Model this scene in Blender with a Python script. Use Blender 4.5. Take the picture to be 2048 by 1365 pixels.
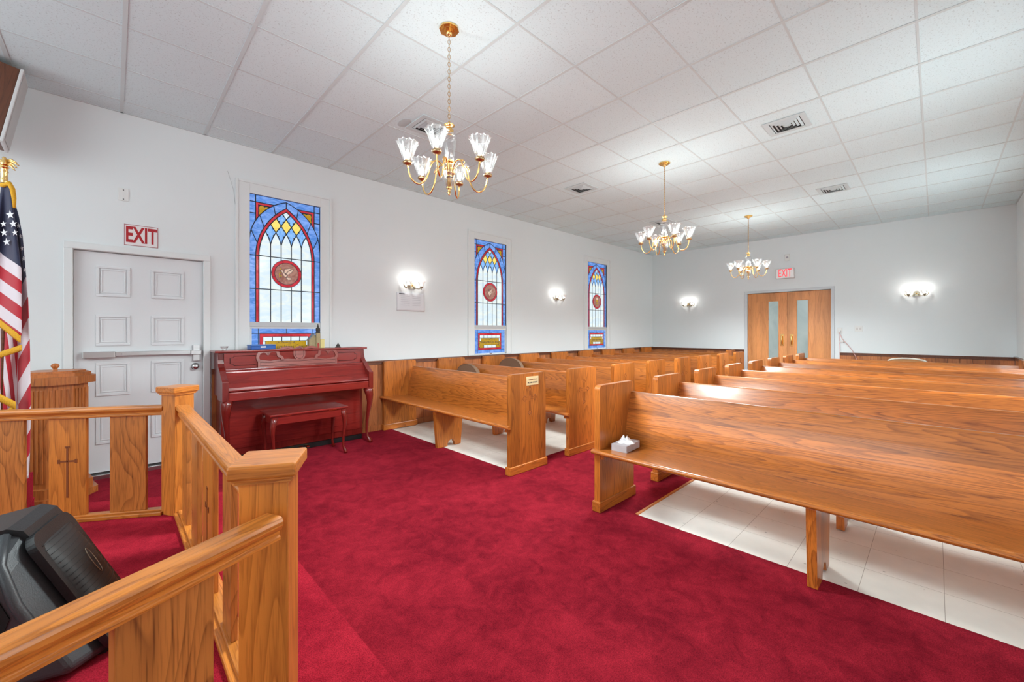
import bpy, math, random
from mathutils import Vector, Matrix
random.seed(7)
C = bpy.context.scene
COL = C.collection
PI = math.pi
for o in list(bpy.data.objects): bpy.data.objects.remove(o, do_unlink=True)

# ------------------------------------------------------------------ camera
YAW = 0.8007
cam_d = bpy.data.cameras.new('camera'); cam = bpy.data.objects.new('camera', cam_d); COL.objects.link(cam)
cam.location = (0, 0, 1.31)
cam.rotation_euler = (PI/2, 0, YAW - PI/2)
cam_d.sensor_width = 36; cam_d.lens = 822.0*36/2048
cam_d.shift_y = -18.0/2048; cam_d.clip_start = 0.02
C.camera = cam
# ------------------------------------------------------------------ view + world + lights
C.view_settings.view_transform = 'Standard'; C.view_settings.look = 'None'
C.view_settings.gamma = 1; C.view_settings.use_curve_mapping = False
C.view_settings.exposure = 0.28
W = bpy.data.worlds.new('world'); C.world = W; W.use_nodes = True
W.node_tree.nodes['Background'].inputs[0].default_value = (0.84, 0.96, 1.0, 1)
W.node_tree.nodes['Background'].inputs[1].default_value = 0.6

def area(name, loc, rot, sx, sy, power, col=(1, 1, 1)):
    l = bpy.data.lights.new(name, 'AREA'); l.shape = 'RECTANGLE'; l.size = sx; l.size_y = sy
    l.energy = power; l.color = col
    o = bpy.data.objects.new(name, l); o.location = loc; o.rotation_euler = rot; COL.objects.link(o)
# daylight from the windows of the right wall (outside the frame), facing +y
for x, wp in ((1.42, 20), (4.5, 56), (7.6, 50)):
    area('window_daylight', (x, -0.80, 1.95), (PI/2-0.22, 0, PI), 0.8, 1.4, wp, (0.86, 0.97, 1.0))
# unseen fill lamp added behind the camera to brighten the near side
area('chancel_fill', (-2.6, 2.2, 2.3), (PI/2, 0, -PI/2), 4.5, 1.6, 62, (0.88, 0.98, 1.0))
BULB_W = 2.7
DOWN_W = 165
SCONCE_W = .75

H = 3.314      # ceiling height
YL, YR, XB, XF = 5.17, -0.88, 10.13, -3.0

# ------------------------------------------------------------------ materials
MATS = {}
def lin(r, g, b):
    f = lambda c: (c/255/12.92) if c/255 <= 0.04045 else ((c/255+0.055)/1.055)**2.4
    return (f(r), f(g), f(b), 1)
def newmat(name):
    m = bpy.data.materials.new(name); m.use_nodes = True
    nt = m.node_tree; b = nt.nodes['Principled BSDF']
    MATS[name] = m
    return m, nt, b
def plain(name, col, rough=0.6, metal=0.0, noise=0.0, nscale=30, bump=0.0, coat=0.0, **kw):
    m, nt, b = newmat(name)
    b.inputs['Roughness'].default_value = rough; b.inputs['Metallic'].default_value = metal
    b.inputs['Coat Weight'].default_value = coat
    b.inputs['Base Color'].default_value = col
    if noise or bump:
        tc = nt.nodes.new('ShaderNodeTexCoord'); n = nt.nodes.new('ShaderNodeTexNoise')
        n.inputs['Scale'].default_value = nscale; n.inputs['Detail'].default_value = 4
        nt.links.new(tc.outputs['Object'], n.inputs['Vector'])
        if noise:
            mx = nt.nodes.new('ShaderNodeMix'); mx.data_type = 'RGBA'
            d = [max(0, c*(1-noise)) for c in col[:3]]+[1]; l = [min(1, c*(1+noise)) for c in col[:3]]+[1]
            mx.inputs[6].default_value = d; mx.inputs[7].default_value = l
            nt.links.new(n.outputs['Fac'], mx.inputs[0]); nt.links.new(mx.outputs[2], b.inputs['Base Color'])
        if bump:
            bp = nt.nodes.new('ShaderNodeBump'); bp.inputs['Strength'].default_value = bump; bp.inputs['Distance'].default_value = 0.01
            nt.links.new(n.outputs['Fac'], bp.inputs['Height']); nt.links.new(bp.outputs[0], b.inputs['Normal'])
    return m
def math_n(nt, op, a, b=None, c=None):
    n = nt.nodes.new('ShaderNodeMath'); n.operation = op
    for i, v in enumerate((a, b, c)):
        if v is None: continue
        if isinstance(v, (int, float)): n.inputs[i].default_value = v
        else: nt.links.new(v, n.inputs[i])
    return n.outputs[0]
def wood(name, light, dark, axis=2, rough=0.32, contour=12.0, across=7.5, along=0.8, fine=1.0, coat=0.12, plank=None, knots=0.0, var=0.14, ringp=4.0, crough=.15):
    m, nt, b = newmat(name)
    L = nt.links.new
    tc = nt.nodes.new('ShaderNodeTexCoord'); oi = nt.nodes.new('ShaderNodeObjectInfo')
    off = nt.nodes.new('ShaderNodeVectorMath'); off.operation = 'SCALE'
    cmb = nt.nodes.new('ShaderNodeCombineXYZ')
    for i in range(3): L(oi.outputs['Random'], cmb.inputs[i])
    L(cmb.outputs[0], off.inputs[0]); off.inputs['Scale'].default_value = 37.0
    add = nt.nodes.new('ShaderNodeVectorMath'); add.operation = 'ADD'
    L(tc.outputs['Object'], add.inputs[0]); L(off.outputs[0], add.inputs[1])
    src = add.outputs[0]
    if plank:       # planks of the given width along x (or y): every plank has its own figure
        ax, wd = plank
        sep = nt.nodes.new('ShaderNodeSeparateXYZ'); L(tc.outputs['Object'], sep.inputs[0])
        idx = math_n(nt, 'FLOOR', math_n(nt, 'DIVIDE', sep.outputs[ax], wd))
        wn = nt.nodes.new('ShaderNodeTexWhiteNoise'); wn.noise_dimensions = '1D'; L(math_n(nt, 'ADD', idx, math_n(nt, 'MULTIPLY', oi.outputs['Random'], 91.0)), wn.inputs['W'])
        sc = nt.nodes.new('ShaderNodeVectorMath'); sc.operation = 'SCALE'; L(wn.outputs['Color'], sc.inputs[0]); sc.inputs['Scale'].default_value = 23
        ad2 = nt.nodes.new('ShaderNodeVectorMath'); ad2.operation = 'ADD'; L(src, ad2.inputs[0]); L(sc.outputs[0], ad2.inputs[1]); src = ad2.outputs[0]
    mp = nt.nodes.new('ShaderNodeMapping'); s = [across]*3; s[axis] = along
    mp.inputs['Scale'].default_value = s; L(src, mp.inputs['Vector'])
    n1 = nt.nodes.new('ShaderNodeTexNoise'); n1.inputs['Scale'].default_value = 1.0; n1.inputs['Detail'].default_value = 1.5; n1.inputs['Roughness'].default_value = 0.45
    L(mp.outputs[0], n1.inputs['Vector'])
    fr = math_n(nt, 'FRACT', math_n(nt, 'MULTIPLY', n1.outputs['Fac'], contour))
    # asymmetric growth-ring profile
    ring = math_n(nt, 'POWER', fr, ringp)
    edge = nt.nodes.new('ShaderNodeMapRange'); L(fr, edge.inputs[0]); edge.inputs[1].default_value = 1.0; edge.inputs[2].default_value = 0.93
    ring = math_n(nt, 'MULTIPLY', ring, edge.outputs[0])
    mp2 = nt.nodes.new('ShaderNodeMapping'); s2 = [190.0*fine]*3; s2[axis] = 9.0
    mp2.inputs['Scale'].default_value = s2; L(src, mp2.inputs['Vector'])
    n2 = nt.nodes.new('ShaderNodeTexNoise'); n2.inputs['Scale'].default_value = 1.0; n2.inputs['Detail'].default_value = 2.0
    L(mp2.outputs[0], n2.inputs['Vector'])
    pore = nt.nodes.new('ShaderNodeMapRange'); L(n2.outputs['Fac'], pore.inputs[0]); pore.inputs[1].default_value = 0.5; pore.inputs[2].default_value = 0.72
    f = math_n(nt, 'ADD', math_n(nt, 'MULTIPLY', ring, 0.60), math_n(nt, 'MULTIPLY', pore.outputs[0], 0.50))
    if knots:
        vo = nt.nodes.new('ShaderNodeTexVoronoi'); vo.inputs['Scale'].default_value = 1.0
        mk = nt.nodes.new('ShaderNodeMapping'); mk.inputs['Scale'].default_value = (5, 5, 3.2); L(src, mk.inputs['Vector']); L(mk.outputs[0], vo.inputs['Vector'])
        kn = nt.nodes.new('ShaderNodeMapRange'); L(vo.outputs['Distance'], kn.inputs[0]); kn.inputs[1].default_value = 0.16; kn.inputs[2].default_value = 0.08
        kn.inputs[3].default_value = 0; kn.inputs[4].default_value = knots
        f = math_n(nt, 'ADD', f, kn.outputs[0])
    cl = nt.nodes.new('ShaderNodeClamp'); L(f, cl.inputs[0])
    mx = nt.nodes.new('ShaderNodeMix'); mx.data_type = 'RGBA'; L(cl.outputs[0], mx.inputs[0])
    mx.inputs[6].default_value = light; mx.inputs[7].default_value = dark
    # slow board-to-board tone
    mp3 = nt.nodes.new('ShaderNodeMapping'); s3 = [7.0]*3; s3[axis] = 0.4; mp3.inputs['Scale'].default_value = s3; L(src, mp3.inputs['Vector'])
    n3 = nt.nodes.new('ShaderNodeTexNoise'); n3.inputs['Scale'].default_value = 1.0; n3.inputs['Detail'].default_value = 0; L(mp3.outputs[0], n3.inputs['Vector'])
    tone = nt.nodes.new('ShaderNodeMapRange'); L(n3.outputs['Fac'], tone.inputs[0]); tone.inputs[1].default_value = .3; tone.inputs[2].default_value = .7
    tone.inputs[3].default_value = 1-var; tone.inputs[4].default_value = 1+var
    tfac = tone.outputs[0]
    if plank:
        pr_ = nt.nodes.new('ShaderNodeMapRange'); L(wn.outputs['Value'], pr_.inputs[0]); pr_.inputs[3].default_value = .74; pr_.inputs[4].default_value = 1.16
        tfac = math_n(nt, 'MULTIPLY', tfac, pr_.outputs[0])
    tv = nt.nodes.new('ShaderNodeVectorMath'); tv.operation = 'SCALE'; L(mx.outputs[2], tv.inputs[0]); L(tfac, tv.inputs['Scale'])
    L(tv.outputs[0], b.inputs['Base Color'])
    b.inputs['Roughness'].default_value = rough
    b.inputs['Coat Weight'].default_value = coat; b.inputs['Coat Roughness'].default_value = crough
    bp = nt.nodes.new('ShaderNodeBump'); bp.inputs['Strength'].default_value = 0.10; bp.inputs['Distance'].default_value = 0.002
    L(cl.outputs[0], bp.inputs['Height']); bp.invert = True; L(bp.outputs[0], b.inputs['Normal'])
    return m
OL, OD = lin(202, 118, 46), lin(116, 55, 18)
oak_x = wood('oak_grain_x', OL, OD, 0)
oak_y = wood('oak_grain_y', OL, OD, 1, contour=36, across=6.5, along=0.36, rough=0.3, coat=.35, crough=.14, plank=(2, .135), ringp=2.2)
oak_z = wood('oak_grain_z', OL, OD, 2, contour=26, across=7, along=.45, plank=(0, .125), ringp=2.5)
RL, RD = lin(216, 132, 54), lin(148, 78, 26)
rail_x = wood('rail_oak_x', RL, RD, 0, rough=.3, contour=18, across=9, ringp=2.5)
rail_z = wood('rail_oak_z', RL, RD, 2, rough=.33, contour=16, across=8, along=.5, ringp=2.5)
rail_zb = wood('rail_oak_bold', lin(204, 126, 58), lin(104, 52, 18), 2, rough=.36, contour=14, across=5, along=1.3)
groove = plain('carved_groove', lin(136, 72, 30), .5)
door_oak = wood('door_oak', lin(222, 148, 88), lin(184, 112, 60), 2, rough=.45, contour=5, coat=.1)
pine_x = wood('knotty_pine_x', lin(190, 115, 66), lin(120, 62, 30), 2, rough=.42, plank=(0, .14), knots=.8, contour=5)
pine_y = wood('knotty_pine_y', lin(190, 115, 66), lin(120, 62, 30), 2, rough=.42, plank=(1, .14), knots=.8, contour=5)
darkwood = wood('dark_cap_wood', lin(110, 62, 40), lin(62, 30, 18), 0, rough=.4)
font_oak = wood('font_oak', lin(188, 110, 52), lin(124, 64, 26), 2, rough=.4)
mahog = wood('mahogany', lin(138, 38, 32), lin(96, 20, 18), 0, rough=.22, contour=4, coat=.35, var=.08)
mahog_z_shaded = wood('mahogany_vertical_shaded', lin(120, 33, 27), lin(84, 18, 15), 2, rough=.22, contour=4, coat=.35, var=.08)  # darker copy of the mahogany; shade low on the case put into the colour
mahog_desk = wood('mahogany_pale', lin(146, 66, 54), lin(112, 44, 36), 0, rough=.4, contour=4, coat=.2, var=.06)  # paler, rougher mahogany of the music desk
mahog_groove = plain('mahogany_groove', lin(70, 14, 16), .5)
brass = plain('polished_brass', (0.95, 0.62, 0.24, 1), .16, 1.0)
antique = plain('antique_brass', (0.55, 0.38, 0.2, 1), .28, 1.0)
pewter = plain('dull_brass', (0.42, 0.37, 0.28, 1), .35, 1.0)
chrome = plain('brushed_aluminium', (0.58, 0.58, 0.58, 1), .3, 1.0)
steel = plain('satin_steel', (0.6, 0.6, 0.6, 1), .25, 1.0)
white_paint = plain('white_door_paint', lin(226, 228, 230), .4, noise=.02, nscale=6)
trim_paint = plain('white_trim_paint', lin(227, 230, 230), .42)
wall_paint = plain('white_wall_paint', lin(228, 232, 233), .75, noise=.012, nscale=2.5, bump=.06)
dark_gap = plain('dark_gap', lin(40, 38, 36), .8)
plate_w = plain('white_plastic', lin(228, 228, 226), .35)
paper_m = plain('paper', lin(226, 226, 230), .8, noise=.02)
ink = plain('ink', lin(60, 60, 66), .7)
ink2 = plain('faint_ink', lin(176, 176, 184), .7)
red_sign = plain('sign_red', lin(176, 16, 30), .5)
black_pl = plain('black_plastic', lin(27, 28, 30), .42, noise=.12, nscale=260, bump=.15)
lit_pl = plain('black_plastic_lit', lin(60, 63, 66), .38, noise=.1, nscale=260, bump=.12)  # black plastic greyed where the shell catches light; light put into the colour
grille_b = plain('black_grille', lin(24, 24, 25), .5)
white_gr = plain('white_grille', lin(215, 215, 215), .6)
box_br = wood('speaker_walnut', lin(104, 60, 38), lin(66, 36, 22), 2, rough=.5)
blue_tin = plain('blue_tin', lin(30, 92, 176), .35, noise=.2, nscale=40)
fabric_br = plain('brown_upholstery', lin(138, 108, 86), .95, noise=.18, nscale=220, bump=.4)
tissue_m = plain('tissue', lin(244, 244, 246), .9, noise=.03)
tissue_box_m = plain('grey_mottled_card', lin(178, 172, 176), .6, noise=.2, nscale=14)
white_ch = plain('cream_plastic', lin(232, 222, 208), .5)
vent_m = plain('vent_white_metal', lin(200, 212, 215), .5)
vent_d = plain('vent_shade', lin(40, 41, 42), .7)
patch_m = plain('patch_tile', lin(192, 202, 204), .9, noise=.06, nscale=40)  # slightly darker tone for the patch on a ceiling tile
pink_cable = plain('pink_cable', lin(226, 176, 172), .5)
gold_fr = plain('gold_fringe', lin(232, 168, 36), .8, noise=.3, nscale=150, bump=.4)
navy = plain('navy_cloth', lin(34, 38, 66), .85, noise=.1, nscale=300)
star_w = plain('white_star', lin(232, 230, 232), .85)
stone = plain('model_stone', lin(168, 152, 116), .8, noise=.25, nscale=90)
roof_m = plain('model_roof', lin(120, 132, 140), .7, noise=.25, nscale=120)
dark_model = plain('model_dark', lin(62, 58, 54), .7, noise=.2, nscale=100)
model_yel = plain('model_yellow', lin(222, 208, 140), .7)
grout_w = plain('baseboard_rubber', lin(70, 60, 56), .6)

# vinyl floor tiles (12 inch) with faint joints and dirt specks
def tile_floor():
    m, nt, b = newmat('vinyl_tile'); L = nt.links.new
    tc = nt.nodes.new('ShaderNodeTexCoord')
    mp = nt.nodes.new('ShaderNodeMapping'); mp.inputs['Location'].default_value = (0.06, 0.03, 0); L(tc.outputs['Object'], mp.inputs[0])
    br = nt.nodes.new('ShaderNodeTexBrick'); br.offset = 0; br.squash = 1
    br.inputs['Scale'].default_value = 1; br.inputs['Mortar Size'].default_value = 0.0012; br.inputs['Mortar Smooth'].default_value = .3
    br.inputs['Brick Width'].default_value = .3048; br.inputs['Row Height'].default_value = .3048
    br.inputs['Color1'].default_value = lin(246, 242, 234); br.inputs['Color2'].default_value = lin(240, 236, 226); br.inputs['Mortar'].default_value = lin(165, 154, 140)
    L(mp.outputs[0], br.inputs['Vector'])
    n = nt.nodes.new('ShaderNodeTexNoise'); n.inputs['Scale'].default_value = 5; n.inputs['Detail'].default_value = 5; L(tc.outputs['Object'], n.inputs[0])
    r = nt.nodes.new('ShaderNodeMapRange'); L(n.outputs['Fac'], r.inputs[0]); r.inputs[1].default_value = .3; r.inputs[2].default_value = .7; r.inputs[3].default_value = .93; r.inputs[4].default_value = 1.04
    v = nt.nodes.new('ShaderNodeTexVoronoi'); v.inputs['Scale'].default_value = 9; L(tc.outputs['Object'], v.inputs[0])
    k = nt.nodes.new('ShaderNodeMapRange'); L(v.outputs['Distance'], k.inputs[0]); k.inputs[1].default_value = .045; k.inputs[2].default_value = .07; k.inputs[3].default_value = .55; k.inputs[4].default_value = 1
    mm = math_n(nt, 'MULTIPLY', r.outputs[0], k.outputs[0])
    s = nt.nodes.new('ShaderNodeVectorMath'); s.operation = 'SCALE'; L(br.outputs['Color'], s.inputs[0]); L(mm, s.inputs['Scale'])
    L(s.outputs[0], b.inputs['Base Color']); b.inputs['Roughness'].default_value = .34
    return m
vinyl = tile_floor()
def carpet_mat(name, base, dark):
    m, nt, b = newmat(name); L = nt.links.new
    tc = nt.nodes.new('ShaderNodeTexCoord')
    n = nt.nodes.new('ShaderNodeTexNoise'); n.inputs['Scale'].default_value = 1.6; n.inputs['Detail'].default_value = 6; n.inputs['Roughness'].default_value = .7; L(tc.outputs['Object'], n.inputs[0])
    f = nt.nodes.new('ShaderNodeTexNoise'); f.inputs['Scale'].default_value = 240; f.inputs['Detail'].default_value = 2; L(tc.outputs['Object'], f.inputs[0])
    n9 = nt.nodes.new('ShaderNodeTexNoise'); n9.inputs['Scale'].default_value = 9; n9.inputs['Detail'].default_value = 5; n9.inputs['Roughness'].default_value = .7; n9.inputs['Distortion'].default_value = .8; L(tc.outputs['Object'], n9.inputs[0])
    ms = math_n(nt, 'ADD', math_n(nt, 'MULTIPLY', n.outputs['Fac'], .55), math_n(nt, 'MULTIPLY', n9.outputs['Fac'], .45))
    r = nt.nodes.new('ShaderNodeMapRange'); L(ms, r.inputs[0]); r.inputs[1].default_value = .40; r.inputs[2].default_value = .60
    mx = nt.nodes.new('ShaderNodeMix'); mx.data_type = 'RGBA'; L(r.outputs[0], mx.inputs[0]); mx.inputs[6].default_value = dark; mx.inputs[7].default_value = base
    r2 = nt.nodes.new('ShaderNodeMapRange'); L(f.outputs['Fac'], r2.inputs[0]); r2.inputs[1].default_value = .3; r2.inputs[2].default_value = .7; r2.inputs[3].default_value = .62; r2.inputs[4].default_value = 1.36
    s = nt.nodes.new('ShaderNodeVectorMath'); s.operation = 'SCALE'; L(mx.outputs[2], s.inputs[0]); L(r2.outputs[0], s.inputs['Scale'])
    L(s.outputs[0], b.inputs['Base Color']); b.inputs['Roughness'].default_value = 1; b.inputs['Specular IOR Level'].default_value = .05
    b.inputs['Sheen Weight'].default_value = .25; b.inputs['Sheen Roughness'].default_value = .4; b.inputs['Sheen Tint'].default_value = lin(230, 80, 110)
    bp = nt.nodes.new('ShaderNodeBump'); bp.inputs['Strength'].default_value = .5; bp.inputs['Distance'].default_value = .004; L(f.outputs['Fac'], bp.inputs['Height']); L(bp.outputs[0], b.inputs['Normal'])
    return m
carpet = carpet_mat('crimson_carpet', lin(148, 30, 44), lin(108, 16, 29))
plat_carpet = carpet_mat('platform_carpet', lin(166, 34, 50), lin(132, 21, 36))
def ceil_mat():
    m, nt, b = newmat('acoustic_tile'); L = nt.links.new
    tc = nt.nodes.new('ShaderNodeTexCoord')
    n = nt.nodes.new('ShaderNodeTexNoise'); n.inputs['Scale'].default_value = 95; n.inputs['Detail'].default_value = 3; L(tc.outputs['Object'], n.inputs[0])
    r = nt.nodes.new('ShaderNodeMapRange'); L(n.outputs['Fac'], r.inputs[0]); r.inputs[1].default_value = .30; r.inputs[2].default_value = .42; r.inputs[3].default_value = .0; r.inputs[4].default_value = 1
    mx = nt.nodes.new('ShaderNodeMix'); mx.data_type = 'RGBA'; L(r.outputs[0], mx.inputs[0]); mx.inputs[6].default_value = lin(196, 210, 213); mx.inputs[7].default_value = lin(222, 238, 242)
    sep = nt.nodes.new('ShaderNodeSeparateXYZ'); L(tc.outputs['Object'], sep.inputs[0])
    ix = math_n(nt, 'FLOOR', math_n(nt, 'DIVIDE', math_n(nt, 'SUBTRACT', sep.outputs[0], .0535), .6096))
    iy = math_n(nt, 'FLOOR', math_n(nt, 'DIVIDE', math_n(nt, 'SUBTRACT', sep.outputs[1], 4.904), .6024))
    cb = nt.nodes.new('ShaderNodeCombineXYZ'); L(ix, cb.inputs[0]); L(iy, cb.inputs[1])
    wn = nt.nodes.new('ShaderNodeTexWhiteNoise'); L(cb.outputs[0], wn.inputs[0])
    t = nt.nodes.new('ShaderNodeMapRange'); L(wn.outputs['Value'], t.inputs[0]); t.inputs[3].default_value = .955; t.inputs[4].default_value = 1.01
    s = nt.nodes.new('ShaderNodeVectorMath'); s.operation = 'SCALE'; L(mx.outputs[2], s.inputs[0]); L(t.outputs[0], s.inputs['Scale'])
    L(s.outputs[0], b.inputs['Base Color']); b.inputs['Roughness'].default_value = .95
    return m
ceil_m = ceil_mat()
grid_m = plain('ceiling_grid_metal', lin(206, 216, 218), .5)
def emit(name, col, strength, col2=None, scale=(3, 3, 3), thin=True):
    m, nt, b = newmat(name); L = nt.links.new
    b.inputs['Base Color'].default_value = [c*.25 for c in col[:3]]+[1]; b.inputs['Roughness'].default_value = .15
    b.inputs['Emission Color'].default_value = col; b.inputs['Emission Strength'].default_value = strength
    if col2:
        tc = nt.nodes.new('ShaderNodeTexCoord'); mp = nt.nodes.new('ShaderNodeMapping'); mp.inputs['Scale'].default_value = scale; L(tc.outputs['Object'], mp.inputs[0])
        n = nt.nodes.new('ShaderNodeTexNoise'); n.inputs['Scale'].default_value = 1; n.inputs['Detail'].default_value = 4; n.inputs['Distortion'].default_value = 1.2; L(mp.outputs[0], n.inputs[0])
        r = nt.nodes.new('ShaderNodeMapRange'); L(n.outputs['Fac'], r.inputs[0]); r.inputs[1].default_value = .36; r.inputs[2].default_value = .64
        mx = nt.nodes.new('ShaderNodeMix'); mx.data_type = 'RGBA'; L(r.outputs[0], mx.inputs[0]); mx.inputs[6].default_value = col; mx.inputs[7].default_value = col2
        L(mx.outputs[2], b.inputs['Emission Color'])
    return m
g_blue = emit('blue_glass', lin(74, 128, 208), .78, lin(134, 172, 240), (9, 9, 22))
g_sky = emit('light_blue_glass', lin(104, 162, 232), .8, lin(150, 196, 248), (30, 9, 18))
g_white = emit('white_glass', lin(212, 232, 244), .76, lin(236, 244, 238), (7, 7, 14))
g_red = emit('red_glass', lin(176, 26, 44), .72, lin(216, 58, 70), (8, 8, 8))
g_yel = emit('yellow_glass', lin(250, 224, 120), .8, lin(240, 204, 88), (12, 12, 12))
g_amb = emit('amber_glass', lin(198, 160, 44), .66, lin(178, 138, 36), (30, 30, 30))
g_brown = emit('brown_glass', lin(140, 92, 82), .8, lin(176, 132, 118), (14, 14, 14))
g_cream = emit('cream_glass', lin(206, 176, 158), .85)
lead_m = plain('lead_came', lin(26, 42, 62), .5)
exit_red = emit('lit_exit_red', lin(246, 74, 84), 1.0)
exit_face = emit('lit_exit_face', lin(222, 214, 212), .55)
bulb_m = emit('lit_bulb', (1, .96, .88, 1), 5)
def glass_mat(name, TLF, add):
    m, nt, b = newmat(name); L = nt.links.new
    out = nt.nodes['Material Output']
    tr = nt.nodes.new('ShaderNodeBsdfTransparent'); tr.inputs[0].default_value = (.97, .97, .97, 1)
    gl = nt.nodes.new('ShaderNodeBsdfGlossy'); gl.inputs['Roughness'].default_value = .07
    tl = nt.nodes.new('ShaderNodeBsdfTranslucent'); tl.inputs[0].default_value = (.95, .95, .95, 1)
    lw = nt.nodes.new('ShaderNodeLayerWeight'); lw.inputs['Blend'].default_value = .35
    tc = nt.nodes.new('ShaderNodeTexCoord'); n = nt.nodes.new('ShaderNodeTexVoronoi'); n.inputs['Scale'].default_value = 70; L(tc.outputs['Object'], n.inputs[0])
    m1 = nt.nodes.new('ShaderNodeMixShader'); m1.inputs[0].default_value = TLF; L(gl.outputs[0], m1.inputs[1]); L(tl.outputs[0], m1.inputs[2])
    f = math_n(nt, 'ADD', math_n(nt, 'MULTIPLY', lw.outputs['Facing'], .75), math_n(nt, 'MULTIPLY', n.outputs['Distance'], .35))
    f = math_n(nt, 'MINIMUM', math_n(nt, 'ADD', f, add), .85)
    m2 = nt.nodes.new('ShaderNodeMixShader'); L(f, m2.inputs[0]); L(tr.outputs[0], m2.inputs[1]); L(m1.outputs[0], m2.inputs[2])
    L(m2.outputs[0], out.inputs['Surface'])
    return m
glass = glass_mat('cut_glass', .03, .03); glass2 = glass_mat('cut_glass_rib', .035, .13)
def frosted():
    return emit('frosted_door_glass', lin(182, 194, 190), .56, lin(148, 166, 166), (2, 2, 1.2))
frost = frosted()
def flag_mat():
    m, nt, b = newmat('striped_flag_cloth'); L = nt.links.new
    uv = nt.nodes.new('ShaderNodeUVMap'); sep = nt.nodes.new('ShaderNodeSeparateXYZ'); L(uv.outputs[0], sep.inputs[0])
    md = math_n(nt, 'FLOORED_MODULO', sep.outputs[1], 2.0)
    isred = math_n(nt, 'GREATER_THAN', md, 1.0)
    isblue = math_n(nt, 'LESS_THAN', sep.outputs[1], 0.0)
    m1 = nt.nodes.new('ShaderNodeMix'); m1.data_type = 'RGBA'; L(isred, m1.inputs[0]); m1.inputs[6].default_value = lin(226, 214, 220); m1.inputs[7].default_value = lin(186, 22, 44)
    m2 = nt.nodes.new('ShaderNodeMix'); m2.data_type = 'RGBA'; L(isblue, m2.inputs[0]); L(m1.outputs[2], m2.inputs[6]); m2.inputs[7].default_value = lin(36, 40, 72)
    L(m2.outputs[2], b.inputs['Base Color']); b.inputs['Roughness'].default_value = .7; b.inputs['Sheen Weight'].default_value = .3
    return m
flag_m = flag_mat()

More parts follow.
